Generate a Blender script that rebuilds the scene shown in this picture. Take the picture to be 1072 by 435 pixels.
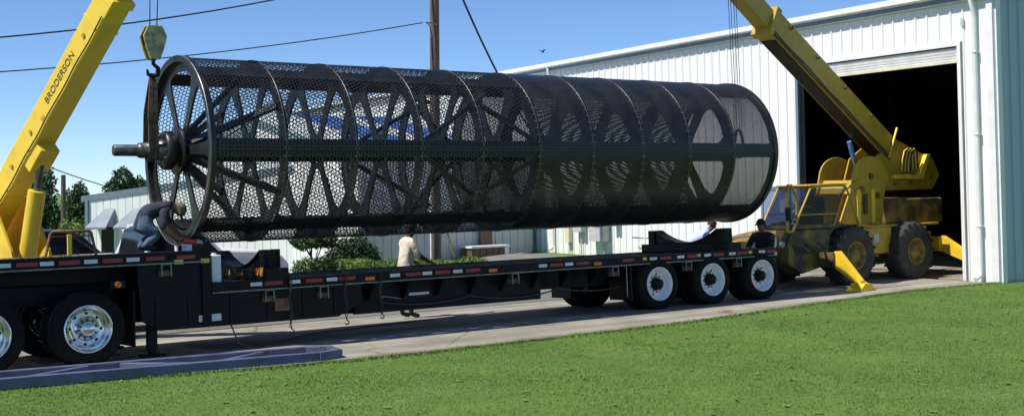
import bpy, bmesh, math, random
import numpy as np
from mathutils import Vector, Matrix, Euler
random.seed(7); RNG = np.random.default_rng(7)
for o in list(bpy.data.objects): bpy.data.objects.remove(o)
SC = bpy.context.scene; COL = SC.collection
R = math.radians; PI = math.pi

# ------------------------------------------------------------------ camera
F_PX, YAW, PITCH, ROLL, CAMH, OY = 1244.43, 0.6130, 0.0297, -0.0165, 2.2323, -58.91
fw = Vector((math.sin(YAW)*math.cos(PITCH), math.cos(YAW)*math.cos(PITCH), math.sin(PITCH)))
r0 = Vector((math.cos(YAW), -math.sin(YAW), 0)); u0 = r0.cross(fw)
rt = r0*math.cos(ROLL) + u0*math.sin(ROLL); up = rt.cross(fw)
cd = bpy.data.cameras.new('camera'); cam = bpy.data.objects.new('camera', cd); COL.objects.link(cam)
cam.matrix_world = Matrix(((rt.x, up.x, -fw.x, 0), (rt.y, up.y, -fw.y, 0), (rt.z, up.z, -fw.z, CAMH), (0, 0, 0, 1)))
cd.sensor_fit = 'HORIZONTAL'; cd.sensor_width = 36; cd.lens = 36*F_PX/1072
cd.shift_y = OY/1072; cd.clip_start = .1; cd.clip_end = 4000
SC.camera = cam

# ------------------------------------------------------------------ light
SUN_EL, SUN_AZ = R(57), R(7)                 # the sun stands on the -X side, a little beyond the trailer
sd = Vector((-math.cos(SUN_EL)*math.cos(SUN_AZ), math.cos(SUN_EL)*math.sin(SUN_AZ), math.sin(SUN_EL)))
W = bpy.data.worlds.new('World'); SC.world = W; W.use_nodes = True
nt = W.node_tree; bg = nt.nodes['Background']
sky = nt.nodes.new('ShaderNodeTexSky'); sky.sky_type = 'NISHITA'; sky.sun_disc = False
sky.sun_elevation = SUN_EL; sky.sun_rotation = math.atan2(sd.x, sd.y)
sky.air_density = 0.65; sky.dust_density = 0.0; sky.ozone_density = 8.0
nt.links.new(sky.outputs[0], bg.inputs[0]); bg.inputs[1].default_value = 0.127
sl = bpy.data.lights.new('sun', 'SUN'); sl.energy = 5.0; sl.angle = R(.53); sl.color = (1, .95, .87)
so = bpy.data.objects.new('sun', sl); COL.objects.link(so); so.location = (0, 0, 40)
so.rotation_euler = (-sd).to_track_quat('-Z', 'Y').to_euler()
SC.view_settings.view_transform = 'Standard'; SC.view_settings.look = 'None'
SC.view_settings.exposure = 0.25; SC.view_settings.gamma = 1.0; SC.view_settings.use_curve_mapping = False

# ------------------------------------------------------------------ materials
def mat(name, col, rough=.6, metal=0., var=.18, scale=6., bump=0., bscale=60., col2=None, spec=.5, coat=0., stretch=None, lo=.38, hi=.62, rvar=.12):
    m = bpy.data.materials.new(name); m.use_nodes = True
    t = m.node_tree; n = t.nodes; b = n['Principled BSDF']
    tc = n.new('ShaderNodeTexCoord'); src = tc.outputs['Object']
    if stretch:
        mp = n.new('ShaderNodeMapping'); mp.inputs['Scale'].default_value = stretch
        t.links.new(src, mp.inputs[0]); src = mp.outputs[0]
    nz = n.new('ShaderNodeTexNoise'); nz.inputs['Scale'].default_value = scale; nz.inputs['Detail'].default_value = 6
    t.links.new(src, nz.inputs['Vector'])
    rp = n.new('ShaderNodeValToRGB'); rp.color_ramp.elements[0].position = lo; rp.color_ramp.elements[1].position = hi
    c = Vector(col)
    a = c*(1-var) if col2 is None else Vector(col2)
    z = c*(1+var*.7) if col2 is None else c
    rp.color_ramp.elements[0].color = (*a, 1); rp.color_ramp.elements[1].color = (*[min(1, q) for q in z], 1)
    t.links.new(nz.outputs[0], rp.inputs[0]); t.links.new(rp.outputs[0], b.inputs['Base Color'])
    mr = n.new('ShaderNodeMapRange'); mr.inputs[3].default_value = max(0, rough-rvar); mr.inputs[4].default_value = min(1, rough+rvar)
    t.links.new(nz.outputs[0], mr.inputs[0]); t.links.new(mr.outputs[0], b.inputs['Roughness'])
    b.inputs['Metallic'].default_value = metal; b.inputs['Specular IOR Level'].default_value = spec
    if coat: b.inputs['Coat Weight'].default_value = coat; b.inputs['Coat Roughness'].default_value = .08
    if bump:
        n2 = n.new('ShaderNodeTexNoise'); n2.inputs['Scale'].default_value = bscale; n2.inputs['Detail'].default_value = 4
        t.links.new(src, n2.inputs['Vector'])
        bp = n.new('ShaderNodeBump'); bp.inputs['Strength'].default_value = bump; bp.inputs['Distance'].default_value = .02
        t.links.new(n2.outputs[0], bp.inputs['Height']); t.links.new(bp.outputs[0], b.inputs['Normal'])
    return m
def glass_mat(name, col, alpha_mix=.5):
    m = bpy.data.materials.new(name); m.use_nodes = True
    t = m.node_tree; n = t.nodes; b = n['Principled BSDF']
    b.inputs['Base Color'].default_value = (*col, 1); b.inputs['Roughness'].default_value = .04
    tr = n.new('ShaderNodeBsdfTransparent'); tr.inputs[0].default_value = (.7, .75, .8, 1)
    mx = n.new('ShaderNodeMixShader'); mx.inputs[0].default_value = alpha_mix
    t.links.new(tr.outputs[0], mx.inputs[1]); t.links.new(b.outputs[0], mx.inputs[2])
    t.links.new(mx.outputs[0], n['Material Output'].inputs[0])
    return m
M = {}
M['soil'] = mat('lawn_soil', (.118, .20, .046), .95, scale=1.1, bump=.15, bscale=35, col2=(.09, .165, .037), spec=.1)
M['blade'] = mat('grass_blade', (.125, .215, .047), .8, scale=.45, col2=(.082, .165, .036), spec=.1)
M['blade_dry'] = mat('grass_blade_dry', (.24, .26, .10), .7, scale=2, spec=.2)
M['concrete'] = mat('concrete', (.315, .290, .240), .9, var=.16, scale=.8, bump=.25, bscale=40)
def stained(m, spots=1.0):
    t = m.node_tree; n = t.nodes; b = n['Principled BSDF']; src = b.inputs['Base Color'].links[0].from_socket
    g = n.new('ShaderNodeNewGeometry')
    mp = n.new('ShaderNodeMapping'); mp.inputs['Scale'].default_value = (.12, 1.6, 1); t.links.new(g.outputs['Position'], mp.inputs[0])
    a = n.new('ShaderNodeTexNoise'); a.inputs['Scale'].default_value = 1.1; a.inputs['Detail'].default_value = 8; t.links.new(mp.outputs[0], a.inputs['Vector'])
    q = n.new('ShaderNodeTexNoise'); q.inputs['Scale'].default_value = .9; q.inputs['Detail'].default_value = 3; q.inputs['Distortion'].default_value = 1.2; t.links.new(g.outputs['Position'], q.inputs['Vector'])
    r1 = n.new('ShaderNodeValToRGB'); r1.color_ramp.elements[0].position = .40; r1.color_ramp.elements[1].position = .60; r1.color_ramp.elements[0].color = (.72, .70, .68, 1); r1.color_ramp.elements[1].color = (1, 1, 1, 1)
    r2 = n.new('ShaderNodeValToRGB'); r2.color_ramp.elements[0].position = .27; r2.color_ramp.elements[1].position = .36; r2.color_ramp.elements[0].color = (.50, .47, .44, 1); r2.color_ramp.elements[1].color = (1, 1, 1, 1)
    v = n.new('ShaderNodeTexVoronoi'); v.feature = 'DISTANCE_TO_EDGE'; v.inputs['Scale'].default_value = .28
    wn = n.new('ShaderNodeMixRGB'); wn.inputs[0].default_value = .12; t.links.new(g.outputs['Position'], wn.inputs[1]); t.links.new(a.outputs['Color'], wn.inputs[2]); t.links.new(wn.outputs[0], v.inputs['Vector'])
    r3 = n.new('ShaderNodeValToRGB'); r3.color_ramp.elements[0].position = .0; r3.color_ramp.elements[1].position = .004; r3.color_ramp.elements[0].color = (.45, .43, .40, 1); r3.color_ramp.elements[1].color = (1, 1, 1, 1)
    t.links.new(a.outputs[0], r1.inputs[0]); t.links.new(q.outputs[0], r2.inputs[0]); t.links.new(v.outputs[0], r3.inputs[0])
    for r in (r1, r2, r3):
        x = n.new('ShaderNodeMixRGB'); x.blend_type = 'MULTIPLY'; x.inputs[0].default_value = spots; t.links.new(src, x.inputs[1]); t.links.new(r.outputs[0], x.inputs[2]); src = x.outputs[0]
    t.links.new(src, b.inputs['Base Color'])
def soft_normal(m, k=.6):     # blades scatter light like a soft mat: shade them mostly with the turf's own normal
    t = m.node_tree; n = t.nodes; b = n['Principled BSDF']; g = n.new('ShaderNodeNewGeometry')
    x = n.new('ShaderNodeMixRGB'); x.inputs[0].default_value = k; x.inputs[2].default_value = (0, 0, 1, 1); t.links.new(g.outputs['Normal'], x.inputs[1])
    v = n.new('ShaderNodeVectorMath'); v.operation = 'NORMALIZE'; t.links.new(x.outputs[0], v.inputs[0]); t.links.new(v.outputs[0], b.inputs['Normal'])
soft_normal(M['blade']); M['blade_pale'] = mat('grass_blade_pale', (.145, .225, .048), .8, scale=.8, col2=(.12, .195, .042), spec=.1); soft_normal(M['blade_pale']); soft_normal(M['blade_dry']); stained(M['concrete'])
M['joint'] = mat('joint', (.16, .145, .12), .95, var=.2, scale=8)
M['yard'] = mat('yard', (.15, .145, .135), .95, var=.2, scale=1.2, bump=.3, bscale=40)
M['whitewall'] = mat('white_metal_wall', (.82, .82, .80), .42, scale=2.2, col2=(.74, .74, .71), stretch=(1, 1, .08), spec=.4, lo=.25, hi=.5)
M['shadewall'] = mat('shaded_metal_wall', (.50, .55, .58), .5, scale=2, col2=(.43, .48, .50), stretch=(1, 1, .1))  # white siding on the sides away from the sun, shade put into the colour
M['whitetrim'] = mat('white_trim', (.78, .78, .76), .4, var=.05, scale=3)
M['bluegrey'] = mat('blue_grey_trim', (.17, .21, .26), .4, var=.1, scale=2)
M['blueroof'] = mat('blue_roof', (.05, .12, .38), .35, var=.12, scale=2, stretch=(1, 1, .2))
M['roofmetal'] = mat('roof_metal', (.62, .63, .63), .4, var=.1, scale=1)
M['roller'] = mat('roller_door', (.62, .63, .61), .5, var=.1, scale=3)
M['cream'] = mat('cream_paint', (.72, .66, .48), .5, var=.08, scale=4)
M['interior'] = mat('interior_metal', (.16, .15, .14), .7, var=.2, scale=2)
M['black'] = mat('black_paint', (.0075, .0075, .008), .5, scale=4, col2=(.004, .004, .004), bump=.08, bscale=30, rvar=.2, spec=.22)
M['drumsheet'] = mat('drum_sheet_paint', (.022, .023, .026), .36, var=.3, scale=3, rvar=.12)
M['drumsteel'] = mat('drum_steel_paint', (.018, .0175, .018), .38, var=.35, scale=4, bump=.06, bscale=20, rvar=.18)
M['baresteel'] = mat('bare_steel', (.21, .205, .19), .38, .8, var=.25, scale=9)
M['shaftsteel'] = mat('dark_shaft_steel', (.11, .11, .105), .4, .75, var=.3, scale=12)
M['brightsteel'] = mat('bright_steel', (.55, .55, .55), .25, .95, var=.15, scale=9)
M['deckwood'] = mat('deck_boards', (.035, .034, .034), .85, spec=.15, var=.3, scale=5, stretch=(.25, 6, 6), bump=.2, bscale=30)
M['tyre'] = mat('tyre_rubber', (.010, .010, .010), .85, spec=.2, var=.3, scale=14, bump=.15, bscale=50)
M['tyredust'] = mat('dusty_tyre', (.045, .043, .04), .88, var=.35, scale=5, bump=.2, bscale=40)
M['whiterim'] = mat('white_rim', (.84, .84, .82), .4, var=.12, scale=5)
M['chrome'] = mat('polished_aluminium', (.75, .75, .77), .16, 1., var=.08, scale=8, rvar=.05)
M['darkhole'] = mat('dark_recess', (.01, .01, .01), .9)
M['yellow'] = mat('yellow_crane_paint', (.82, .58, .05), .42, scale=3.5, col2=(.68, .46, .05), lo=.28, hi=.5, spec=.4, bump=.03, bscale=12)
M['yellowold'] = mat('old_yellow_crane_paint', (.47, .30, .028), .5, scale=5, col2=(.37, .235, .026), bump=.04, bscale=15, lo=.3, hi=.55)
M['shadehub'] = mat('shaded_yellow_hub', (.30, .195, .03), .7, scale=8, col2=(.16, .11, .03))  # crane yellow darkened for the hubs: their shade is in the colour
M['grimyshade'] = mat('grimy_shaded_crane_paint', (.24, .16, .03), .65, scale=2.6, col2=(.05, .04, .025), bump=.1, bscale=15, lo=.42, hi=.6)  # real grease patches, with the drum's shade also put into the base colour
M['yellowbright'] = mat('bright_outrigger_yellow', (.86, .55, .03), .42, var=.1, scale=4)
M['red'] = mat('red_reflector', (.28, .012, .016), .3, var=.1)
M['white'] = mat('white_reflector', (.62, .66, .70), .3, var=.1)
M['orange'] = mat('orange_lens', (.75, .18, .02), .3, var=.1)
M['orangepaint'] = mat('orange_marking', (.75, .26, .03), .6, var=.2, scale=12)
M['yellowtag'] = mat('yellow_tag', (.7, .6, .05), .5)
M['strap'] = mat('nylon_strap', (.12, .075, .05), .8, var=.4, scale=14)
M['cable'] = mat('steel_cable', (.05, .05, .055), .5, .4)
M['wire'] = mat('black_wire', (.012, .014, .018), .6)
M['blueframe'] = mat('blue_painted_steel', (.105, .125, .215), .5, scale=3, col2=(.07, .085, .14), bump=.08, bscale=25)
M['polewood'] = mat('pole_wood', (.115, .09, .07), .85, var=.3, scale=4, stretch=(6, 6, .4), bump=.4, bscale=20)
M['bark'] = mat('bark', (.09, .065, .045), .9, var=.3, scale=9, bump=.5)
M['leafdark'] = mat('leaf_dark', (.045, .095, .03), .55, scale=1.2, col2=(.022, .055, .02), spec=.3)
M['leafmid'] = mat('leaf_mid', (.085, .16, .04), .55, scale=1.5, col2=(.04, .09, .025), spec=.3)
M['leaflight'] = mat('leaf_light', (.17, .26, .05), .55, scale=2.5, col2=(.09, .16, .035), spec=.3)
M['silver'] = mat('white_car_paint', (.74, .75, .78), .3, 0., var=.03, coat=.6)
M['suv'] = mat('dark_suv_paint', (.018, .014, .016), .25, var=.1, coat=.6)
M['glass'] = glass_mat('window_glass', (.02, .03, .04), .55)
M['darkglass'] = mat('dark_glass', (.012, .014, .016), .12, var=.1, spec=.3)
M['cabglass'] = glass_mat('cab_glass', (.02, .03, .06), .62)
M['rust'] = mat('rusty_steel', (.20, .10, .05), .85, var=.4, scale=10)
M['chainsteel'] = mat('chain_steel', (.075, .055, .045), .7, .3, var=.4, scale=30)
M['dirt'] = mat('dirt', (.17, .115, .065), .95, var=.4, scale=12, bump=.6)
M['skin'] = mat('skin', (.23, .12, .075), .55, var=.1)
M['skindark'] = mat('dark_skin', (.055, .030, .022), .5, var=.1)
M['hair'] = mat('dark_hair', (.015, .012, .010), .7)
M['navy'] = mat('navy_shirt', (.022, .024, .045), .85, var=.25, scale=14, bump=.9, bscale=13)
M['jeans'] = mat('jeans', (.08, .115, .16), .9, var=.25, scale=20, bump=.9, bscale=13)
M['tan'] = mat('light_shirt', (.66, .58, .48), .9, var=.1, scale=9, bump=.9, bscale=13)
M['paleblue'] = mat('pale_blue_shirt', (.48, .54, .74), .9, var=.1, scale=9, bump=.9, bscale=13)
M['whitecloth'] = mat('white_shirt', (.72, .73, .75), .9, var=.1, scale=9)
M['blackcloth'] = mat('black_cloth', (.014, .012, .014), .9, var=.25, scale=12, bump=.9, bscale=13)
M['shoe'] = mat('shoe', (.02, .017, .015), .7)
M['toolred'] = mat('red_plastic', (.65, .05, .03), .4)
M['camo'] = mat('cap_cloth', (.16, .15, .09), .9, var=.5, scale=30)
M['plasticwhite'] = mat('white_plastic', (.75, .77, .78), .45, var=.06)
M['boxgrey'] = mat('electric_box', (.50, .51, .50), .5, var=.1)
M['meterdark'] = mat('meter_dark', (.05, .05, .06), .4)
M['doorblue'] = mat('blue_grey_door', (.20, .27, .40), .5, var=.08)
M['brownwood'] = mat('brown_panel', (.14, .085, .055), .7, var=.25, scale=8)
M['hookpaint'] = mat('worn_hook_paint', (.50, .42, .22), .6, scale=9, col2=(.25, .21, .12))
M['hose'] = mat('hydraulic_hose', (.05, .05, .05), .5)
M['bluecap'] = mat('blue_cylinder', (.10, .25, .55), .4)
M['ropeyellow'] = mat('yellow_rope', (.65, .55, .10), .8)
M['textdark'] = mat('dark_lettering', (.10, .065, .03), .6, var=.2, scale=20)

# ------------------------------------------------------------------ mesh helpers
ORG = {}
class MB:
    def __init__(s): s.v = []; s.f = []; s.m = []; s.s = []
    def add(s, vs, fs, mi=0, smooth=False):
        o = len(s.v); s.v += [tuple(q) for q in vs]
        for f in fs: s.f.append(tuple(i+o for i in f)); s.m.append(mi); s.s.append(smooth)
        return s
    def box(s, x0, x1, y0, y1, z0, z1, mi=0):
        return s.add([(x0,y0,z0),(x1,y0,z0),(x1,y1,z0),(x0,y1,z0),(x0,y0,z1),(x1,y0,z1),(x1,y1,z1),(x0,y1,z1)],
            [(0,3,2,1),(4,5,6,7),(0,1,5,4),(1,2,6,5),(2,3,7,6),(3,0,4,7)], mi)
    def beam(s, a, b, w, h, upv=(0,0,1), mi=0, w2=None, h2=None):
        a = Vector(a); b = Vector(b); d = (b-a).normalized(); u = Vector(upv)
        sx = d.cross(u).normalized(); u = sx.cross(d).normalized()
        w2 = w if w2 is None else w2; h2 = h if h2 is None else h2
        vs = []
        for p, ww, hh in ((a, w, h), (b, w2, h2)):
            for i, j in ((-1,-1),(1,-1),(1,1),(-1,1)): vs.append(p + sx*i*ww/2 + u*j*hh/2)
        return s.add(vs, [(0,1,2,3),(7,6,5,4),(0,4,5,1),(1,5,6,2),(2,6,7,3),(3,7,4,0)], mi)
    def tube(s, path, r, n=8, mi=0, caps=True, smooth=True, closed=False):
        path = [Vector(p) for p in path]; k = len(path)
        rs = r if isinstance(r, (list, tuple)) else [r]*k
        rings = []; prev = None
        for i, p in enumerate(path):
            if closed: d = path[(i+1) % k]-path[i-1]
            else: d = (path[min(i+1, k-1)]-path[max(i-1, 0)])
            d.normalize()
            if prev is None:
                a = Vector((0,0,1)) if abs(d.z) < .9 else Vector((1,0,0))
                e = d.cross(a).normalized()
            else: e = (prev - d*prev.dot(d)).normalized()
            prev = e; g = d.cross(e)
            rings.append([p + (e*math.cos(2*PI*j/n)+g*math.sin(2*PI*j/n))*rs[i] for j in range(n)])
        vs = [q for ring in rings for q in ring]; fs = []
        for i in range(k if closed else k-1):
            i2 = (i+1) % k
            for j in range(n): fs.append((i*n+j, i2*n+j, i2*n+(j+1) % n, i*n+(j+1) % n))
        s.add(vs, [f[::-1] for f in fs], mi, smooth)
        if caps and not closed:
            s.add(rings[0], [tuple(range(n))], mi); s.add(rings[-1], [tuple(range(n))[::-1]], mi)
        return s
    def cyl(s, a, b, r, r2=None, n=16, mi=0, caps=True):
        return s.tube([a, b], [r, r if r2 is None else r2], n, mi, caps)
    def lathe(s, prof, c=(0,0,0), axis='Y', n=32, mi=0, smooth=True, closed=False, a0=0., a1=2*PI):
        """prof: (axial, radius) list"""
        full = abs(a1-a0-2*PI) < 1e-6; na = n if full else n+1; vs = []; c = Vector(c)
        for (t, r) in prof:
            for j in range(na):
                a = a0+(a1-a0)*j/n; p, q = r*math.cos(a), r*math.sin(a)
                vs.append(c + (Vector((p, t, q)) if axis == 'Y' else Vector((t, p, q)) if axis == 'X' else Vector((p, q, t))))
        k = len(prof); fs = []
        for i in range(k if closed else k-1):
            i2 = (i+1) % k
            for j in range(n):
                j2 = (j+1) % na if full else j+1
                fs.append((i*na+j, i*na+j2, i2*na+j2, i2*na+j))
        return s.add(vs, fs, mi, smooth)
    def prism(s, poly, axis, a, b, mi=0, smooth=False):
        """poly: 2D list in the plane of the two other axes (in x,y,z order), extruded along axis from a to b"""
        def P(u, v, t): return (t, u, v) if axis == 'X' else (u, t, v) if axis == 'Y' else (u, v, t)
        n = len(poly); vs = [P(u, v, a) for u, v in poly]+[P(u, v, b) for u, v in poly]
        s.add(vs, [tuple(range(n)), tuple(range(2*n-1, n-1, -1))], mi)
        s.add(vs, [(i, n+i, n+(i+1) % n, (i+1) % n) for i in range(n)], mi, smooth)
        return s
    def sphere(s, c, r, n=12, k=8, mi=0, sc=(1,1,1)):
        prof = [(-math.cos(PI*i/k), math.sin(PI*i/k)+1e-5) for i in range(k+1)]
        t = MB().lathe(prof, axis='Z', n=n); c = Vector(c)
        return s.add([(c.x+x*r*sc[0], c.y+y*r*sc[1], c.z+z*r*sc[2]) for x, y, z in t.v], t.f, mi, True)
    def build(s, name, mats, parent=None, bevel=0., local=False):
        me = bpy.data.meshes.new(name)
        o = ORG.get(parent.name, (0,0,0)) if (parent and not local) else (0,0,0)
        me.from_pydata([(x-o[0], y-o[1], z-o[2]) for x, y, z in s.v], [], s.f)
        for q in (mats if isinstance(mats, (list, tuple)) else [mats]): me.materials.append(M[q] if isinstance(q, str) else q)
        me.polygons.foreach_set('material_index', s.m); me.polygons.foreach_set('use_smooth', s.s)
        bm = bmesh.new(); bm.from_mesh(me)
        if bevel: bmesh.ops.remove_doubles(bm, verts=bm.verts, dist=1e-5)
        bmesh.ops.recalc_face_normals(bm, faces=bm.faces); bm.to_mesh(me); bm.free()
        ob = bpy.data.objects.new(name, me); COL.objects.link(ob)
        if parent: ob.parent = parent; ORG[ob.name] = o
        if bevel:
            b = ob.modifiers.new('bevel', 'BEVEL'); b.width = bevel; b.segments = 2; b.limit_method = 'ANGLE'; b.angle_limit = R(40)
        return ob
def tag(o, label=None, cat=None, group=None, kind=None):
    if label: o['label'] = label
    if cat: o['category'] = cat
    if group: o['group'] = group
    if kind: o['kind'] = kind
    return o
def thing(name, loc, label, cat, group=None, rz=0.):
    e = bpy.data.objects.new(name, None); COL.objects.link(e); e.location = loc; e.rotation_euler[2] = rz
    e.empty_display_size = .2; ORG[e.name] = tuple(loc) if rz == 0 else (0,0,0)
    return tag(e, label, cat, group)
def piece(src, parent, loc=(0,0,0), rot=None, scale=None, children=True):
    """a copy of a part (sharing its mesh) with copies of its sub-parts"""
    c = src.copy(); COL.objects.link(c); c.parent = parent; c.location = loc
    if rot: c.rotation_euler = rot
    if scale: c.scale = scale
    if children:
        for g in src.children:
            d = g.copy(); COL.objects.link(d); d.parent = c
    return c
def bezier_hose(p0, p1, sag, n=10, dv=(0,0,-1)):
    p0 = Vector(p0); p1 = Vector(p1); dv = Vector(dv)
    return [p0.lerp(p1, t)+dv*sag*4*t*(1-t) for t in span(0, 1, n)]
def smoothstep(a, b, x):
    t = min(1, max(0, (x-a)/(b-a))); return t*t*(3-2*t)

# ------------------------------------------------------------------ ground
def gz(x, y):      # the lot falls away gently behind the trailer, towards the offices
    return SLOPE*(min(max(y, 15.83), 38)-15.83)*smoothstep(22.5, 18.0, x)
SLOPE = -.045
def tilt(o):        # what stands on the drive leans with it
    p = Vector((0, 15.83, 0)); o.matrix_basis = Matrix.Translation(p) @ Matrix.Rotation(math.atan(SLOPE), 4, 'X') @ Matrix.Translation(-p) @ o.matrix_basis
    return o
EDGE = [(-30, 16.2), (0, 15.6), (3.2, 15.0), (4.7, 14.43), (6.3, 14.08), (8.2, 13.95), (10.6, 14.03), (13.4, 14.15), (16.6, 14.62), (20.4, 15.1), (22.8, 15.0), (23.3, 14.96)]
def edge(x):
    for (a, b), (c, d) in zip(EDGE, EDGE[1:]):
        if a <= x <= c: return b+(d-b)*(x-a)/(c-a)
    return EDGE[0][1] if x < -30 else EDGE[-1][1]
def sheet(name, xs, ys, m, dz=0.):
    mb = MB(); n = len(xs)
    mb.v = [(x, y, gz(x, y)+dz-(.05*smoothstep(15.5, 16.5, y) if name == 'lawn' else 0)) for y in ys for x in xs]
    for j in range(len(ys)-1):
        for i in range(n-1): mb.f.append((j*n+i, j*n+i+1, (j+1)*n+i+1, (j+1)*n+i)); mb.m.append(0); mb.s.append(True)
    return mb.build(name, m)
def span(a, b, n): return [a+(b-a)*i/n for i in range(n+1)]
XS = [-1500, -400, -120, -60]+span(-30, 60, 60)+[90, 150, 400, 1500]
YS = [-300, -80, -20]+span(0, 60, 60)+[90, 200, 600, 2500]
tag(sheet('lawn', XS, YS, 'soil'), kind='structure')
tag(sheet('yard', span(-14, 23.1, 26), span(20.05, 32.5, 14), 'yard', .03), kind='structure')
# driveway: a bed of joint filler with separate concrete slabs on it
mb = MB(); ex = span(-14, 23.2, 48)
for a, b in zip(ex, ex[1:]):
    for f0, f1 in ((lambda x: edge(x)+.05, lambda x: 15.83), (lambda x: 15.83, lambda x: 20.0)):
        mb.add([(a, f0(a), gz(a, f0(a))+.004), (b, f0(b), gz(b, f0(b))+.004), (b, f1(b), gz(b, f1(b))+.004), (a, f1(a), gz(a, f1(a))+.004)], [(0,1,2,3)])
drv = tag(mb.build('driveway', 'joint'), kind='structure')
sx = [-14, -9.4, -4.8, -.2, 4.4, 9.0, 13.6, 18.2, 22.95]
for a, b in zip(sx, sx[1:]):
    for row in (0, 1, 2):
        g = .007; q = span(a+g, b-g, 8); h = .024+random.uniform(-.003, .003); n_ = len(q)
        lo = [edge(x) if row == 0 else 15.83+g if row == 1 else 17.9+g for x in q]; hi = [15.83-g if row == 0 else 17.9-g if row == 1 else 20.0]*n_
        mb = MB(); mb.v = [(x, y, gz(x, y)+z) for z in (h, -.05) for ys_ in (lo, hi) for x, y in zip(q, ys_)]
        for i_ in range(n_-1): mb.f += [(i_, i_+1, n_+i_+1, n_+i_), (i_, 2*n_+i_, 2*n_+i_+1, i_+1), (n_+i_, n_+i_+1, 3*n_+i_+1, 3*n_+i_)]
        mb.f += [(0, n_, 3*n_, 2*n_), (n_-1, 3*n_-1, 4*n_-1, 2*n_-1)]; mb.m = [0]*len(mb.f); mb.s = [False]*len(mb.f); mb.build('slab', 'concrete', drv)
# grass: single blades over the strip of lawn in view and a fringe along the concrete
NB = 430000
bx = RNG.uniform(0, 27, NB*2); by = RNG.uniform(5.2, 15.6, NB*2)
ed = np.interp(bx, [e[0] for e in EDGE], [e[1] for e in EDGE])
dpt = bx*fw.x+by*fw.y; lat = (bx*rt.x+by*rt.y)/dpt
ok = (by < ed+.03*np.sin(bx*5.1)+.03*np.sin(bx*13.7)+RNG.normal(0, .05, NB*2)) & (np.abs(lat) < .56) & (dpt > 8)
ok |= (bx > 23.25) & (by < 14.85+RNG.normal(0, .02, NB*2)) & (np.abs(lat) < .56)
keep = RNG.uniform(0, 1, NB*2) < np.clip(13/dpt, .25, 1)
ix = np.nonzero(ok & keep & ~((bx > 23.25) & (by > 14.9)))[0][:NB]
bx, by = bx[ix], by[ix]; n = len(ix)
ang = RNG.uniform(0, 2*PI, n); ln = RNG.uniform(.012, .030, n)*(1+.35*np.sin(bx*1.9+by*.7)*np.sin(by*1.3-bx*.4)); wd = RNG.uniform(.0018, .0042, n); lean = RNG.uniform(.5, 2.2, n); la = RNG.uniform(0, 2*PI, n)
nf = 26000; fx = RNG.uniform(0, 23.2, nf)          # ragged fringe leaning over the concrete edge
fy = np.interp(fx, [e[0] for e in EDGE], [e[1] for e in EDGE])+RNG.normal(-.03, .05, nf)+.05*np.sin(fx*3.3)*np.sin(fx*8.9)
bx = np.concatenate([bx, fx]); by = np.concatenate([by, fy]); n += nf
ang = np.concatenate([ang, RNG.uniform(0, 2*PI, nf)]); ln = np.concatenate([ln, RNG.uniform(.02, .05, nf)]); wd = np.concatenate([wd, RNG.uniform(.004, .008, nf)]); lean = np.concatenate([lean, RNG.uniform(.3, 1.3, nf)]); la = np.concatenate([la, RNG.uniform(0, 2*PI, nf)])
V = np.zeros((n, 3, 3), np.float32)
V[:, 0] = np.stack([bx-np.cos(ang)*wd, by-np.sin(ang)*wd, np.zeros(n)], 1)
V[:, 1] = np.stack([bx+np.cos(ang)*wd, by+np.sin(ang)*wd, np.zeros(n)], 1)
V[:, 2] = np.stack([bx+np.cos(la)*ln*lean, by+np.sin(la)*ln*lean, ln/np.maximum(1, lean*.8)], 1)
def soup(name, V, mats, mi=None, parent=None):
    n, k = V.shape[:2]; me = bpy.data.meshes.new(name)
    me.vertices.add(n*k); me.vertices.foreach_set('co', V.reshape(-1).astype(np.float32))
    me.loops.add(n*k); me.loops.foreach_set('vertex_index', np.arange(n*k, dtype=np.int32))
    me.polygons.add(n); me.polygons.foreach_set('loop_start', np.arange(0, n*k, k, dtype=np.int32))
    for q in mats: me.materials.append(M[q])
    if mi is not None: me.polygons.foreach_set('material_index', mi.astype(np.int32))
    me.update(); me.validate()
    ob = bpy.data.objects.new(name, me); COL.objects.link(ob)
    if parent: ob.parent = parent
    return ob
dryp = .03+.22*np.clip(np.sin(bx*.55+1.3)*np.sin(by*.8+bx*.21)+.35*np.sin(bx*2.3-by*1.7)-.25, 0, 1)
u_ = RNG.uniform(0, 1, n); pal = .25+.35*np.sin(bx*.9-by*.6)*np.sin(bx*.33+by*1.1)+.15*np.sin(bx*3.1+by*2.2)
tag(soup('grass', V, ['blade', 'blade_dry', 'blade_pale'], np.where(u_ < dryp*.6, 1, np.where(u_ < dryp*.6+pal, 2, 0))), 'short mown green grass of the front lawn', 'grass', kind='stuff')

wx_, wy_, wz_ = [], [], []; wr_ = np.random.default_rng(21); L_ = []
for k in range(150):
    cx = wr_.uniform(4, 22); cy = wr_.uniform(7, 14.4)
    if cy > edge(cx)-.1: continue
    for q in range(wr_.integers(4, 9)):
        a = wr_.uniform(0, 2*PI); l = wr_.uniform(.03, .07); w = l*.28; d = np.array([math.cos(a), math.sin(a), .35]); p = np.array([-math.sin(a), math.cos(a), 0])
        o = np.array([cx, cy, .008]); L_.append([o, o+d*l*.5+p*w, o+d*l, o+d*l*.5-p*w])
tag(soup('weeds', np.array(L_), ['blade_pale']), 'small broad-leaved weeds scattered through the lawn', 'weeds', kind='stuff')
# ------------------------------------------------------------------ warehouse
BY = .076
wh = thing('warehouse', (23.272, 14.931, 0), 'large white ribbed metal warehouse with an open roller door', 'warehouse', rz=-BY)
EAVE, HEAD, DR0, DR1, LEN, DEP = 6.18, 5.20, .93, 5.88, 50., 22.
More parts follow.
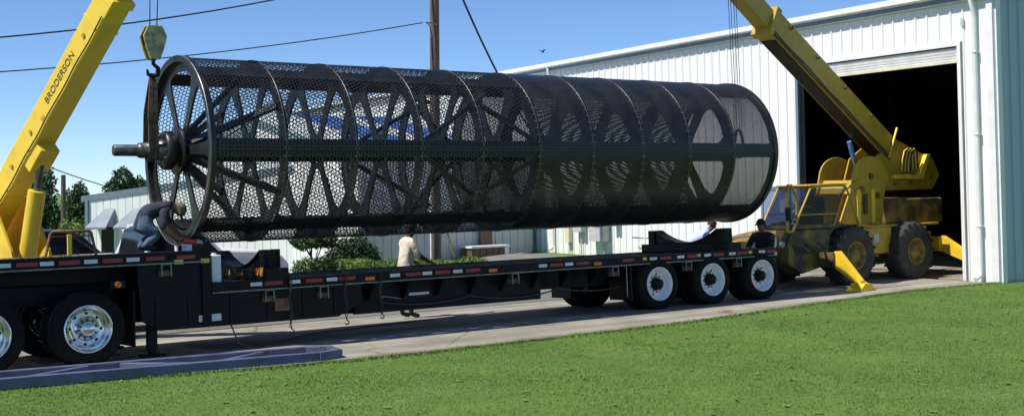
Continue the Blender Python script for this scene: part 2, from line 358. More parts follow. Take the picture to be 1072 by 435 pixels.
# walls stand behind the ribbed panels (local x runs into the building, y along the front)
mb = MB()
mb.box(.02, .16, 0.02, DR0, -.3, EAVE+.19).box(.02, .16, DR1, LEN, -1.6, EAVE+.19).box(.02, .16, DR0, DR1, HEAD, EAVE+.19)
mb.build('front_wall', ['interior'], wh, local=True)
mb = MB().box(.16, DEP, .02, .14, -.3, EAVE-.05).box(.16, DEP, LEN-.12, LEN, -1.6, EAVE-.05).box(DEP-.12, DEP, .14, LEN-.12, -.3, EAVE+.16)
mb.prism([(.02, EAVE-.05), (DEP, EAVE-.05), (DEP, EAVE+.13), (DEP/2, EAVE+1.90), (.02, EAVE+.19)], 'Y', .02, .12).prism([(.02, EAVE-.05), (DEP, EAVE-.05), (DEP, EAVE+.13), (DEP/2, EAVE+1.90), (.02, EAVE+.19)], 'Y', LEN-.12, LEN)
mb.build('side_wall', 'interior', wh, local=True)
MB().prism([(.0, EAVE-.02), (DEP, EAVE-.02), (DEP, EAVE+.10), (DEP/2, EAVE+1.87), (.0, EAVE+.19)], 'Y', -.03, .015).build('gable', 'shadewall', wh, local=True)
MB().box(.1, DEP-.15, .15, LEN-.15, -.2, .012).build('floor_slab', 'concrete', wh, local=True)
for yy in (8, 15, 22, 29): MB().box(.2, .45, yy-.1, yy+.1, .012, EAVE).build('column', 'boxgrey', wh, local=True)
for yy in (1.0, 8, 15, 22): MB().box(DEP-.45, DEP-.2, yy-.1, yy+.1, .012, EAVE).build('column', 'boxgrey', wh, local=True)
for xx in (5., 10., 15.): MB().box(xx-.6, xx+.6, 3.2, 3.4, 5.3, 5.4).build('light_fitting', 'plasticwhite', wh, local=True)
PW = .3267
def panel(h, name, z0):
    d = PW; prof = [(0, 0), (0, .10*d), (-.012, .13*d), (-.012, .17*d), (0, .20*d), (0, .45*d), (-.004, .47*d), (-.004, .53*d), (0, .55*d), (0, .84*d), (-.034, .89*d), (-.034, .97*d), (0, d-.001)]
    mb = MB(); k = len(prof)
    mb.v = [(x, y, z) for z in (z0, h) for x, y in prof]
    for i in range(k-1): mb.f.append((i, i+1, k+i+1, k+i)); mb.m.append(0); mb.s.append(False)
    return mb
pf = ps = None
i = 0; y = .14
while y < LEN-.3:
    if DR0 < y+PW*.9 and y < DR1:
        if y+PW < DR1+.15:
            if ps is None: ps = panel(EAVE-.02, 'p', HEAD+.09).build('wall_panel', 'whitewall', wh, local=True); ps.location = (0, y, 0)
            else: piece(ps, wh, (0, y, 0))
    else:
        if pf is None: pf = panel(EAVE-.02, 'p', -.04).build('wall_panel', 'whitewall', wh, local=True); pf.location = (0, y, 0)
        else: piece(pf, wh, (0, y, 0), scale=(1, 1, 1) if y < 16 else (1, 1, 1))
    y += PW
gp = panel(EAVE-.02, 'p', -.04).build('gable_panel', 'shadewall', wh, local=True); gp.location = (.16+PW, 0, 0); gp.rotation_euler = (0, 0, R(90))
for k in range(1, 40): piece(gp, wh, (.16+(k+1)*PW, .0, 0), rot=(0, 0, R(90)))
MB().box(-.06, .02, -.015, .14, -.02, EAVE).build('corner_trim', 'whitetrim', wh, bevel=.006, local=True)
MB().box(-.045, .0, -.012, .13, 0, EAVE)  # (profile kept simple)
MB().box(.02, .16, -.06, .018, -.02, EAVE).build('corner_trim', 'whitetrim', wh, local=True)
MB().box(-.05, .18, DR0-.09, DR0, 0, HEAD+.09).build('door_jamb', 'whitetrim', wh, bevel=.005, local=True)
MB().box(-.05, .18, DR1, DR1+.09, 0, HEAD+.09).build('door_jamb', M['bluegrey'], wh, bevel=.005, local=True)
MB().box(-.05, .18, DR0, DR1, HEAD, HEAD+.09).build('door_head', 'whitetrim', wh, bevel=.005, local=True)
rd = MB()
for k in range(5): rd.box(.0, .05, DR0+.02, DR1-.02, HEAD-.02-(k+1)*.062, HEAD-.02-k*.062-.008)
rd = rd.build('roller_door', 'roller', wh, local=True)
MB().box(-.03, .07, DR0+.02, DR1-.02, 4.83, 4.90).build('bottom_rail', 'cream', rd, local=True)
# eave: fascia, gutter and soffit; low gable roof
MB().box(-.13, -.02, -.10, LEN+.1, EAVE-.02, EAVE+.03).build('soffit', 'whitetrim', wh, local=True)
mb = MB().prism([(-.14, EAVE+.0), (-.14, EAVE+.17), (-.10, EAVE+.17), (-.10, EAVE+.03)], 'Y', -.12, LEN+.1); mb.build('fascia', 'bluegrey', wh, local=True)
g = MB().prism([(-.145, EAVE+.10), (-.25, EAVE+.14), (-.25, EAVE+.27), (-.22, EAVE+.27), (-.145, EAVE+.20)], 'Y', -.13, LEN+.1); g.build('gutter', 'whitetrim', wh, local=True)
mb = MB().prism([(-.21, EAVE+.22), (DEP/2, EAVE+1.95), (DEP+.3, EAVE+.15), (DEP+.3, EAVE+.10), (DEP/2, EAVE+1.88), (-.21, EAVE+.18)], 'Y', -.1, LEN+.1); mb.build('roof', 'roofmetal', wh, local=True)
def downspout(u, parent, h=EAVE+.1):
    p = [(-.20, u, h), (-.19, u, h-.15), (-.12, u, h-.35), (-.10, u, h-.55), (-.10, u, .25), (-.12, u, .14), (-.30, u-.02, .07)]
    ds = MB().tube(p, .052, 10).build('downspout', 'whitetrim', parent, local=True)
    for zz in (1.2, 3.2, 5.0): MB().box(-.16, -.03, u-.075, u+.075, zz, zz+.03).build('bracket', 'whitetrim', ds, local=True)
downspout(.42, wh); downspout(17.6, wh)
# things fixed to the front wall
pd = MB().box(-.05, -.02, 6.32, 7.24, .02, 2.02).build('door', 'doorblue', wh, bevel=.004, local=True)
MB().box(-.06, -.045, 6.40, 6.62, 1.45, 1.80).build('door_sign', 'plasticwhite', pd, local=True)
MB().tube([(-.05, 6.42, 1.02), (-.10, 6.42, 1.02), (-.10, 6.54, 1.02)], .012, 6).build('handle', 'brightsteel', pd, local=True)
for a, b in ((6.24, 6.315), (7.245, 7.32)): MB().box(-.07, -.015, a, b, 0, 2.04).build('door_frame', 'bluegrey', wh, local=True)
MB().box(-.07, -.015, 6.24, 7.32, 2.04, 2.13).build('door_frame', 'bluegrey', wh, local=True)
def ebox(name, u0, u1, z0, z1, d, m='boxgrey'):
    return MB().box(-.05-d, -.045, u0, u1, z0, z1).build(name, m, wh, bevel=.008, local=True)
e1 = ebox('electric_box', 14.35, 15.15, .45, 1.35, .26); e2 = ebox('electric_box', 15.65, 16.15, .72, 1.75, .22); e3 = ebox('electric_box', 13.75, 14.05, .95, 1.6, .2)
MB().lathe([(0, .1), (-.10, .09), (-.12, .001)], (-.27, 15.9, 1.35), 'X', 14).build('meter_dial', 'meterdark', e2, local=True)
ebox('electric_box', 16.5, 16.75, .35, .95, .14, 'cream')
for u, a, b in ((14.6, .45, -.6), (14.95, 1.35, 4.0), (15.9, .72, -.6), (16.6, .35, -.6), (15.8, 1.75, 5.6)):
    MB().cyl((-.09, u, a), (-.09, u, b), .024, n=8).build('conduit', 'boxgrey', wh, local=True)
MB().box(-.06, -.035, .72, .80, 5.62, 5.80).build('number_plate', 'boxgrey', wh, local=True)
hp = MB().tube([(-.03, 12.2, .62), (-.22, 12.2, .62), (-.22, 12.9, .62), (-.03, 12.9, .62)], .018, 6).build('handrail', 'baresteel', wh, local=True)

# ------------------------------------------------------------------ office wing in front of the warehouse
wg = thing('office_wing', (17.6, 33.5, 0), 'low white panelled wing with blue roof behind the trailer', 'building')
MB().box(17.66, 24.4, 33.56, 49.5, -1.3, 3.28).build('wall', 'interior', wg)
def flatpanel(w, z0, z1):
    d = w; prof = [(0, 0), (0, .90*d), (.022, .92*d), (.022, .985*d), (0, d-.001)]
    mb = MB(); k = len(prof); mb.v = [(x, -y, z) for z in (z0, z1) for x, y in [(q[1], q[0]) for q in prof]]
    for i in range(k-1): mb.f.append((i, i+1, k+i+1, k+i)); mb.m.append(0); mb.s.append(False)
    return mb
w0 = None
for k in range(22):
    x = k*.31
    if w0 is None: w0 = flatpanel(.31, -1.0, 3.28).build('wall_panel', 'shadewall', wg, local=True); w0.location = (x, .05, 0)
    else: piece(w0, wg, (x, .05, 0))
w1 = flatpanel(.31, -1.3, 3.28).build('end_panel', 'whitewall', wg, local=True); w1.location = (.05, .36, 0); w1.rotation_euler = (0, 0, R(-90))
for k in range(1, 51): piece(w1, wg, (.05, .05+(k+1)*.31, 0), rot=(0, 0, R(-90)))
MB().box(17.56, 17.7, 33.44, 33.6, -1.3, 3.3).build('corner_trim', 'whitetrim', wg)
mb = MB().prism([(33.2, 3.30), (33.2, 3.42), (41.5, 5.1), (49.8, 3.42), (49.8, 3.30), (41.5, 4.98)], 'X', 17.35, 24.35); rf = mb.build('roof', 'roofmetal', wg)
for a, b in ((19.0, 20.5), (21.6, 23.0)):
    MB().prism([(34.2, 3.64), (34.2, 3.67), (41.2, 5.087), (41.2, 5.057)], 'X', a, b).build('blue_roof_sheet', 'blueroof', rf)
mb = MB().prism([(33.5, 3.26), (49.5, 3.26), (41.5, 4.95)], 'X', 17.62, 17.72); mb.build('gable', 'whitewall', wg)
MB().box(22.15, 22.62, 33.40, 33.47, -.4, 1.9).build('door', 'brownwood', wg)

# ------------------------------------------------------------------ small office with awnings, far left
of = thing('office_building', (12.35, 45, -1.1), 'small white panelled office with two blue-grey awnings at left', 'building', rz=-.9)
TOP = lambda x: 3.08+x*.112
mb = MB().prism([(.1, -.2), (9.0, -.2), (9.0, TOP(9)), (.1, TOP(.1))], 'Y', .1, 9); mb.build('wall', 'whitewall', of, local=True)
for k in range(28):
    x = .12+k*.31; MB().box(x, x+.285, .07, .098, -.15, TOP(x)).build('wall_panel', 'whitewall', of, local=True)
mb = MB().prism([(-.2, TOP(-.2)-.02), (-.2, TOP(-.2)+.20), (9.3, TOP(9.3)+.20), (9.3, TOP(9.3)-.02)], 'Y', .03, 9.2); mb.build('fascia', 'bluegrey', of, local=True)
MB().box(.0, .12, -.02, .1, -.2, 3.1).build('downspout', 'bluegrey', of, local=True)
for x0 in (.42, 1.60):
    MB().add([(x0+.38, .06, 2.78), (x0+.80, .06, 2.78), (x0+.88, -.60, 2.12), (x0, -.60, 2.12), (x0, .06, 2.12), (x0+.88, .06, 2.12), (x0, -.60, 2.05), (x0+.88, -.60, 2.05)], [(0,1,2,3), (0,3,4), (1,5,2), (3,2,7,6)]).build('awning', 'bluegrey', of, local=True)
    wn = MB().box(x0+.25, x0+.80, .03, .06, 1.0, 2.1).build('window', 'darkglass', of, local=True)
    MB().box(x0+.19, x0+.25, .01, .065, .94, 2.1).box(x0+.80, x0+.86, .01, .065, .94, 2.1).box(x0+.19, x0+.86, .01, .065, .88, .94).build('frame', 'whitetrim', wn, local=True)

# ------------------------------------------------------------------ perforated drum
DX0, DL, DRAD, DY, DZ = 6.00, 11.23, 1.365, 17.06, 2.845; BAY = DL/10
drum = thing('perforated_drum', (DX0, DY, DZ), 'huge black perforated steel drum hanging over the trailer', 'drum')
def perforated(pitch, frac, thick):
    N = int(round(2*PI*DRAD/pitch)); pc = 2*PI*DRAD/N; dx = pc*math.sqrt(3)/2
    C = max(2, int(round((BAY-.02)/dx))); dx = (BAY-.02)/C
    vs = []; fs = []; a6 = [(math.sin(PI/3*k), math.cos(PI/3*k)) for k in range(6)]
    vid = {}
    def P(x, s, r): return (x, -r*math.cos(s/DRAD), r*math.sin(s/DRAD))
    def vert(x, s, r, key):
        if key in vid: return vid[key]
        vid[key] = len(vs); vs.append(P(x, s, r)); return vid[key]
    hx = dx*2/3; hs = pc/math.sqrt(3)
    for c in range(C):
        cx = .01+(c+.5)*dx
        for q in range(N):
            cs = (q+.5*(c % 2))*pc
            o = []; h = []; hi = []; oi = []
            for k in range(6):
                # cell corners: hexagon with corners towards +-X
                A = PI/3*k; ex, es = cx+hx*math.cos(A), cs+hs*math.sin(A)
                ex = min(max(ex, .01), BAY-.01)
                key = (round(ex, 4), round((es/pc*6)) % (6*N))
                o.append(vert(ex, es, DRAD, ('o',)+key))
                hxx, hss = cx+hx*frac*math.cos(A), cs+hs*frac*math.sin(A)
                h.append(len(vs)); vs.append(P(hxx, hss, DRAD))
                if thick:
                    oi.append(vert(ex, es, DRAD-thick, ('i',)+key)); hi.append(len(vs)); vs.append(P(hxx, hss, DRAD-thick))
            for k in range(6):
                k2 = (k+1) % 6
                fs.append((o[k], o[k2], h[k2], h[k]))
                if thick: fs.append((h[k], h[k2], hi[k2], hi[k])); fs.append((hi[k], hi[k2], oi[k2], oi[k]))
    me = bpy.data.meshes.new('perforated_sheet'); me.from_pydata(vs, [], fs); me.materials.append(M['drumsheet'])
    return me
mc = perforated(.064, .82, .006); mf = perforated(.0225, .48, .0035)
for b in range(10):
    ob = bpy.data.objects.new('perforated_sheet', mc if b < 5 else mf); COL.objects.link(ob); ob.parent = drum; ob.location = (b*BAY, 0, 0)
def spider(ri, ro, thick, ns=8, off=PI/8, hubr=.20, spoke=.085, flare=.22):
    """wheel plate: rim, tapering spokes flaring into rim and hub; local x is the thickness"""
    mb = MB(); K = 40
    for s in range(ns):
        a0 = off+2*PI*s/ns; a1 = a0+2*PI/ns; am = (a0+a1)/2
        outer = []; inner = []
        def sect(r, t): a = a0+(a1-a0)*t; return (r*math.cos(a), r*math.sin(a))
        # ring of points on the sector outline and the matching opening outline
        half = PI/ns
        for i in range(K):
            u = i/K
            if u < .25:   t = u/.25; p = sect(ro, t)
            elif u < .5:  t = (u-.25)/.25; p = sect(ro+(hubr-ro)*t, 1)
            elif u < .75: t = (u-.5)/.25; p = sect(hubr, 1-t)
            else:         t = (u-.75)/.25; p = sect(hubr+(ro-hubr)*t, 0)
            outer.append(p)
            if u < .25:   t = u/.25; rr = ri-.10*(abs(2*t-1)**4); aa = a0+(a1-a0)*t
            elif u < .5:  t = (u-.25)/.25; rr = ri-.10+(hubr+.10-ri+.10)*t; aa = a1
            elif u < .75: t = (u-.5)/.25; rr = hubr+.10; aa = a1+(a0-a1)*t
            else:         t = (u-.75)/.25; rr = hubr+.10+(ri-.10-hubr-.10)*t; aa = a0
            # keep the opening clear of the spoke: spoke half width grows towards both ends
            f = (rr-hubr)/(ri-hubr); w = spoke*(.62+.5*f)+flare*max(0, f-.72)**2*6+.10*max(0, .25-f)
            lim = half-math.asin(min(.99, w/max(rr, .05)))
            lim = max(lim, .03)
            da = max(-lim, min(lim, aa-am)); inner.append((rr*math.cos(am+da), rr*math.sin(am+da)))
        vs = [(0, y, z) for y, z in outer]+[(0, y, z) for y, z in inner]+[(thick, y, z) for y, z in outer]+[(thick, y, z) for y, z in inner]
        fs = []
        for i in range(K):
            j = (i+1) % K
            fs += [(i, j, K+j, K+i), (2*K+i, 3*K+i, 3*K+j, 2*K+j), (K+i, K+j, 3*K+j, 3*K+i)]
            if i < K*.25: fs.append((i, 2*K+i, 2*K+j, j))
        mb.add(vs, fs)
    return mb
rim = spider(1.17, 1.345, .03, 6, 0., .18, .085, .16).build('spoked_plate', 'drumsteel', drum, local=True); rim.location = (.06, 0, 0)
arch = spider(1.12, 1.345, .03, 6, 0., .20, .12, .30).build('spoked_plate', 'drumsteel', drum, local=True); arch.location = (5*BAY-.015, 0, 0)
for b in range(1, 10):
    if b != 5: piece(rim if b < 5 else arch, drum, (b*BAY-.015, 0, 0))
# end rings: a rolled rim standing proud of each end plate, with stiffening ribs on the spokes
def ring(x0, x1, ri, ro, m, name, n=96):
    return MB().lathe([(x0, ri), (x0, ro), (x1, ro), (x1, ri)], axis='X', n=n, closed=True, smooth=False).build(name, m, drum, bevel=.006, local=True)
er = ring(-.02, .07, 1.30, 1.392, 'drumsteel', 'end_rim')
MB().lathe([(-.024, 1.376), (-.024, 1.394), (.0, 1.396), (.0, 1.378)], axis='X', n=96, closed=True).build('worn_edge', 'baresteel', er, local=True)
er2 = ring(DL-.06, DL+.03, 1.25, 1.392, 'drumsteel', 'end_rim')
fl = ring(-.018, .018, 1.31, 1.374, 'drumsteel', 'ring_flange'); fl.location.x = BAY
bo = MB()
for k in range(72):
    a = 2*PI*k/72; y, z = math.cos(a), math.sin(a)
    for dx in (-.034, .034): bo.beam((dx, y*1.362, z*1.362), (dx, y*1.374, z*1.374), .022, .022, (1, 0, 0))
bo = tag(bo.build('bolts', 'baresteel', fl, local=True), kind='stuff')
MB().lathe([(-.019, 1.372), (-.019, 1.376), (-.012, 1.377), (-.012, 1.373)], axis='X', n=96, closed=True).build('worn_edge', 'baresteel', fl, local=True)
for b in range(2, 10): piece(fl, drum, (b*BAY, 0, 0))
for sgn in (-1, 1):                       # bolted seam along both sides, longitudinal stiffeners, shaft tube
    MB().box(.08, DL-.05, sgn*1.29, sgn*1.405, .008, .035).box(.08, DL-.05, sgn*1.29, sgn*1.405, -.035, -.008).build('seam_flange', 'drumsteel', drum, local=True)
    for zs in (-1, 1):
        a = R(57); y, z = math.cos(a)*1.315*sgn, math.sin(a)*1.315*zs
        MB().beam((.1, y, z), (DL-.1, y, z), .035, .25, (0, -z*sgn, y*sgn)).build('stiffener', 'drumsteel', drum, local=True)
    MB().box(.1, DL-.06, sgn*1.315, sgn*1.345, -.13, .13).build('stiffener', 'drumsteel', drum, local=True)
MB().cyl((.1, 0, 0), (DL-.1, 0, 0), .17, n=24).build('shaft_tube', 'drumsteel', drum, local=True)
def braces(x0, x1, a_list, r0, r1):
    for a in a_list:
        MB().beam((x0, math.cos(a)*r0, math.sin(a)*r0), (x1, math.cos(a)*r1, math.sin(a)*r1), .07, .09, (0, -math.sin(a), math.cos(a))).build('brace', 'drumsteel', drum, local=True)
braces(.12, BAY-.02, [PI/6+PI/3*k for k in range(6)], .22, 1.24)
for s in (-1, 1):
    for zz in (-1, 1):
        for (xa, ha, xb, hb) in ((3*BAY+.1, .12, 4*BAY+.35, .92), (4*BAY-.1, .95, 5*BAY-.05, .14)):
            ya = s*math.sqrt(1.27**2-ha**2); yb = s*math.sqrt(1.27**2-hb**2)
            MB().beam((xa, ya, zz*ha), (xb, yb, zz*hb), .06, .08, (0, 1, 0)).build('brace', 'drumsteel', drum, local=True)
# journal: hub, bearing, collar and shaft end, on both ends
def journal(x, s):
    MB().lathe([(0, .02), (0, .36), (.04, .36), (.05, .30), (.16, .28), (.17, .02)], (x, 0, 0), 'X', 32).build('hub', 'drumsteel', drum, bevel=.006, local=True)
    q = x-s*.05
    br = MB().lathe([(0, .05), (0, .25), (-s*.03, .285), (-s*.13, .285), (-s*.16, .25), (-s*.16, .05)], (q, 0, 0), 'X', 32).build('bearing', 'drumsteel', drum, local=True)
    bt = MB()
    for k in range(12):
        a = 2*PI*k/12; bt.cyl((q-s*.15, .225*math.cos(a), .225*math.sin(a)), (q-s*.185, .225*math.cos(a), .225*math.sin(a)), .022, n=6)
    tag(bt.build('bolts', 'baresteel', br, local=True), kind='stuff')
    MB().lathe([(0, .16), (-s*.12, .15), (-s*.12, .115), (-s*.36, .112), (-s*.38, .10), (-s*.40, .085), (-s*.72, .082), (-s*.735, .07), (-s*.735, .001)], (q-s*.12, 0, 0), 'X', 28).build('shaft', 'shaftsteel', drum, local=True)
journal(-.02, 1)
MB().lathe([(0, .17), (.22, .16), (.22, .115), (.5, .112), (.52, .085), (.8, .082), (.8, .001)], (DL-.1, 0, 0), 'X', 28).build('shaft', 'baresteel', drum, local=True)

# ------------------------------------------------------------------ wheels
def tyre_mesh(r, w, ri, c=(0,0,0), n=40, lugs=0):
    """axis Y; outer sidewall at y=0, going to +w"""
    h = w; prof = [(.018, ri), (.0, ri+.03), (-.004, ri+(r-ri)*.45), (.008, r-.05), (.03, r-.012), (.055, r), (h-.055, r), (h-.03, r-.012), (h-.008, r-.05), (h+.004, ri+(r-ri)*.45), (h, ri+.03), (h-.018, ri)]
    return MB().lathe(prof, c, 'Y', n)
def truck_wheel(parent, x, y, s, r, rr, rimmat, hubmat, holes):
    """s=+1: outer face looks to -Y.  Outer tyre and rim, inner tyre."""
    wl = tyre_mesh(r, .27, rr).build('wheel', 'tyre', parent, local=True); wl.location = (x, y, r); wl.rotation_euler = (0, R(random.uniform(0, 60)), 0 if s > 0 else PI)
    t = MB().lathe([(.02, rr+.004), (-.008, rr+.006), (-.010, rr-.012), (.02, rr-.022), (.05, rr-.04), (.115, rr-.055), (.135, rr-.085), (.14, .17), (.11, .16), (.11, .06)], (0,0,0), 'Y', 40)
    rm = t.build('rim', rimmat, wl, local=True)
    hb = MB().lathe([(.12, .125), (.085, .11), (.06, .10), (.035, .095), (.0, .09), (-.012, .07), (-.016, .001)], (0,0,0), 'Y', 24)
    hb.build('hub', hubmat, wl, local=True)
    nt_ = MB()
    for k in range(10):
        a = 2*PI*k/10; nt_.cyl((.142*math.cos(a), .135, .142*math.sin(a)), (.142*math.cos(a), .085, .142*math.sin(a)), .016, n=6)
    tag(nt_.build('wheel_nuts', 'baresteel', wl, local=True), kind='stuff')
    ho = MB()
    for k in range(holes):
        a = 2*PI*(k+.5)/holes; q = rr-.098
        ho.lathe([(.1365, .024), (.1345, .001)], (q*math.cos(a), 0, q*math.sin(a)), 'Y', 12)
    tag(ho.build('hand_holes', 'darkhole', wl, local=True), kind='stuff')
    inn = tyre_mesh(r, .27, rr).build('wheel', 'tyre', parent, local=True); inn.location = (x, y+s*.31, r)
    if s < 0: inn.rotation_euler = (0, 0, PI)
    return wl

# ------------------------------------------------------------------ trailer
YN, YF = 15.83, 18.20; YC = (YN+YF)/2
tr = thing('flatbed_trailer', (11.5, YC, 0), 'long black drop-deck flatbed trailer under the drum', 'trailer')
for k in range(10):
    w = (YF-YN-.16)/10; y = YN+.08+k*w
    MB().box(6.06, 17.34, y+.003, y+w-.003, .93, .968+random.uniform(-.003, .003)).build('deck_plank', 'deckwood', tr)
    MB().box(1.2, 5.93, y+.003, y+w-.003, 1.385, 1.428+random.uniform(-.003, .003)).build('deck_plank', 'deckwood', tr)
for y0, s in ((YN, 1), (YF, -1)):
    def rail(x0, x1, z0, z1):
        MB().prism([(y0, z0), (y0, z1), (y0+s*.07, z1), (y0+s*.07, z1-.03), (y0+s*.025, z1-.03), (y0+s*.025, z0+.012), (y0+s*.06, z0+.012), (y0+s*.06, z0)], 'X', x0, x1).build('side_rail', 'black', tr)
        MB().box(x0, x1, *sorted((y0-s*.014, y0-s*.002)), z0-.004, z0+.014).build('rub_rail', 'baresteel', tr)
    rail(6.06, 17.36, .835, .985); rail(1.2, 5.95, 1.275, 1.432)
MB().box(17.34, 17.42, YN+.02, YF-.02, .80, .98).build('rear_bumper', 'black', tr)
for y in (16.45, 17.58):
    MB().prism([(1.4, 1.10), (5.55, 1.05), (5.9, .40), (8.6, .36), (12.4, .56), (17.3, .62), (17.3, .92), (6.1, .92), (6.02, 1.38), (1.4, 1.38)], 'Y', y-.05, y+.05).build('main_beam', 'black', tr)
    for z in (.97,): MB().box(6.1, 17.3, y-.11, y+.11, .905, .925).build('beam_flange', 'black', tr)
MB().box(5.93, 6.05, YN+.01, YF-.01, .42, 1.43).build('drop_plate', 'black', tr)
MB().prism([(5.05, 1.27), (5.10, .52), (5.35, .38), (8.0, .37), (8.4, .55), (8.4, .83), (6.0, .83), (5.95, 1.27)], 'Y', YN+.05, YN+.10).build('side_skirt', 'black', tr)
MB().prism([(5.05, 1.27), (5.10, .52), (5.35, .38), (6.4, .37), (6.5, .55), (6.5, .83), (6.0, .83), (5.95, 1.27)], 'Y', YF-.10, YF-.05).build('side_skirt', 'black', tr)
MB().box(11.9, 13.5, YN+.5, YN+.56, .50, .84).build('side_skirt', 'black', tr)
MB().box(8.4, 11.9, YN+.30, YN+.36, .36, .84).build('side_skirt', 'black', tr)
cm = MB().box(-.03, .03, YN+.06, YF-.06, .84, .925)
x = 6.6; first = None
while x < 17.2:
    if first is None: first = cm.build('cross_member', 'black', tr, local=False); first.data.transform(Matrix.Translation((11.5, 0, 0))); first.location = (x-11.5, 0, 0)
    else: piece(first, tr, (x-11.5, 0, 0))
    x += .61
for x in (2.0, 2.9, 3.8, 4.7): piece(first, tr, (x-11.5, 0, .44))
gs = None
for k in range(17):
    x = 6.75+k*.62
    if gs is None: gs = MB().prism([(YN+.03, .835), (YN+.32, .835), (YN+.32, .55), (YN+.27, .55)], 'X', x-.012, x+.012).build('gusset', 'black', tr); gx = x
    elif not 13.6 < x: piece(gs, tr, (x-gx, 0, 0))
for x in (5.3, 5.75, 6.35, 6.9, 7.45, 7.95): MB().box(x-.02, x+.02, YN+.03, YN+.052, .42, .81).build('skirt_rib', 'black', tr)
for a, b, sg_ in ((5.6, 7.6, .10), (8.8, 10.4, .07), (10.4, 12.2, .09), (12.2, 13.9, .08)): MB().tube(bezier_hose((a, YN+.25, .52), (b, YN+.25, .50), sg_), .014, 6).build('air_line', 'hose', tr)
# axles and wheels
TR = .473
for i, x in enumerate((14.30, 15.61, 16.92)):
    MB().cyl((x, YN+.2, TR), (x, YF-.2, TR), .065, n=12).build('axle', 'black', tr)
    for y in (16.45, 17.71):
        MB().prism([(x-.55, .56), (x-.2, .40), (x+.2, .40), (x+.55, .56), (x+.3, .50), (x-.3, .50)], 'Y', y-.04, y+.04).build('spring', 'black', tr)
    truck_wheel(tr, x-11.5, YN-.02-YC, 1, TR, .292, 'whiterim', 'black', 2)
    truck_wheel(tr, x-11.5, YF+.02-YC, -1, TR, .292, 'whiterim', 'black', 2)
MB().box(13.66, 13.69, YN+.02, YN+.62, .22, .86).build('mud_flap', 'black', tr); MB().box(13.66, 13.69, YF-.62, YF-.02, .22, .86).build('mud_flap', 'black', tr)
MB().tube([(13.55, YN-.005, .84), (13.55, YN-.005, .30)], .012, 6).build('tarp_rod', 'baresteel', tr)
# reflective tape, lamps, winches and stickers along the near side
def tape(xs, w, z, m, name, h=.052):
    for x in xs:
        MB().box(x-w/2, x+w/2, YN-.006, YN-.002, z-h/2, z+h/2).build(name, m, tr)
tape([6.71, 7.30, 7.89, 8.95, 9.52, 10.08, 11.75, 12.30, 14.19, 14.85, 15.52, 16.16, 16.95], .17, .923, 'white', 'white_reflector')
tape([6.97, 7.60, 8.14, 9.27, 9.80, 10.37, 12.03, 12.59, 13.61, 14.48, 15.15, 15.80, 16.42, 17.22], .27, .923, 'red', 'red_reflector')
tape([3.36, 3.88, 4.43, 4.98], .17, 1.352, 'white', 'white_reflector'); tape([2.9], .17, 1.352, 'white', 'white_reflector')
tape([3.64, 4.16, 4.71, 5.28, 5.70], .26, 1.352, 'red', 'red_reflector')
tape([8.52, 10.75, 12.92], .16, .90, 'orange', 'marker_lamp', .05); tape([13.99, 15.30, 16.64], .09, .93, 'yellowtag', 'yellow_tag', .05); tape([5.60, 5.97], .12, 1.29, 'yellowtag', 'yellow_tag', .06)
tape([17.33], .07, .87, 'white', 'white_reflector', .05)
for x, z in ((6.9, .78), (7.75, .78), (11.17, .78), (13.29, .78), (15.02, .78), (16.3, .78), (5.42, 1.22)):
    wv = MB().prism([(x-.07, z-.12), (x-.07, z+.05), (x+.07, z+.05), (x+.07, z-.12), (x+.055, z-.12), (x+.055, z+.04), (x-.055, z+.04), (x-.055, z-.12)], 'Y', YN-.03, YN+.10).build('strap_winch', 'baresteel', tr)
    MB().cyl((x-.09, YN+.03, z-.07), (x+.09, YN+.03, z-.07), .045, n=12).build('strap_roll', 'strap', wv)
MB().box(7.0, 7.22, YN+.03, YN+.045, .52, .70).build('tool_box_door', 'rust', tr)
def sticker(x0, x1, z0, z1, m, name, y=None): MB().box(x0, x1, (y or YN+.05)-.006, (y or YN+.05)-.002, z0, z1).build(name, m, tr)
sticker(5.88, 6.04, .455, .545, 'white', 'sticker'); sticker(6.05, 6.20, .455, .55, 'white', 'sticker'); sticker(5.96, 6.06, .60, .66, 'yellowtag', 'sticker')
sticker(9.35, 9.72, .585, .625, 'white', 'sticker', YN+.30)
for y in (16.15, 18.0):
    lg = MB().box(5.25, 5.37, y-.06, y+.06, .12, 1.10).box(5.27, 5.35, y-.045, y+.045, .06, .2).box(5.16, 5.46, y-.13, y+.13, .028, .06); lg.build('landing_leg', 'black', tr)

# ------------------------------------------------------------------ tractor (only its rear bogie stands in the picture)
tc_ = thing('truck_tractor', (3.7, YC, 0), 'black truck tractor with polished wheels under the trailer front', 'truck')
for y in (16.65, 17.51): MB().box(-2.5, 5.0, y-.04, y+.04, .78, 1.05).build('frame_rail', 'black', tc_)
MB().box(3.3, 4.5, 16.7, 17.46, 1.07, 1.10).build('fifth_wheel', 'black', tc_)
for x in (3.13, 4.38):
    MB().cyl((x, YN+.2, TR), (x, YF-.2, TR), .09, n=14).build('axle', 'black', tc_)
    truck_wheel(tc_, x-3.7, YN-.02-YC, 1, TR+.012, .305, 'chrome', 'chrome', 8)
    truck_wheel(tc_, x-3.7, YF+.02-YC, -1, TR+.012, .305, 'chrome', 'chrome', 8)
for y in (YN+.02, YF-.64): MB().box(4.98, 5.0, y, y+.62, .20, .95).build('mud_flap', 'black', tc_)
MB().lathe([(0, .001), (0, .045), (-.03, .04), (-.035, .001)], (4.80, YN+.08, 1.03), 'Y', 12).build('tail_lamp', 'orange', tc_)
MB().box(4.7, 4.9, YN+.08, YN+.4, .98, 1.08).build('lamp_bracket', 'black', tc_)

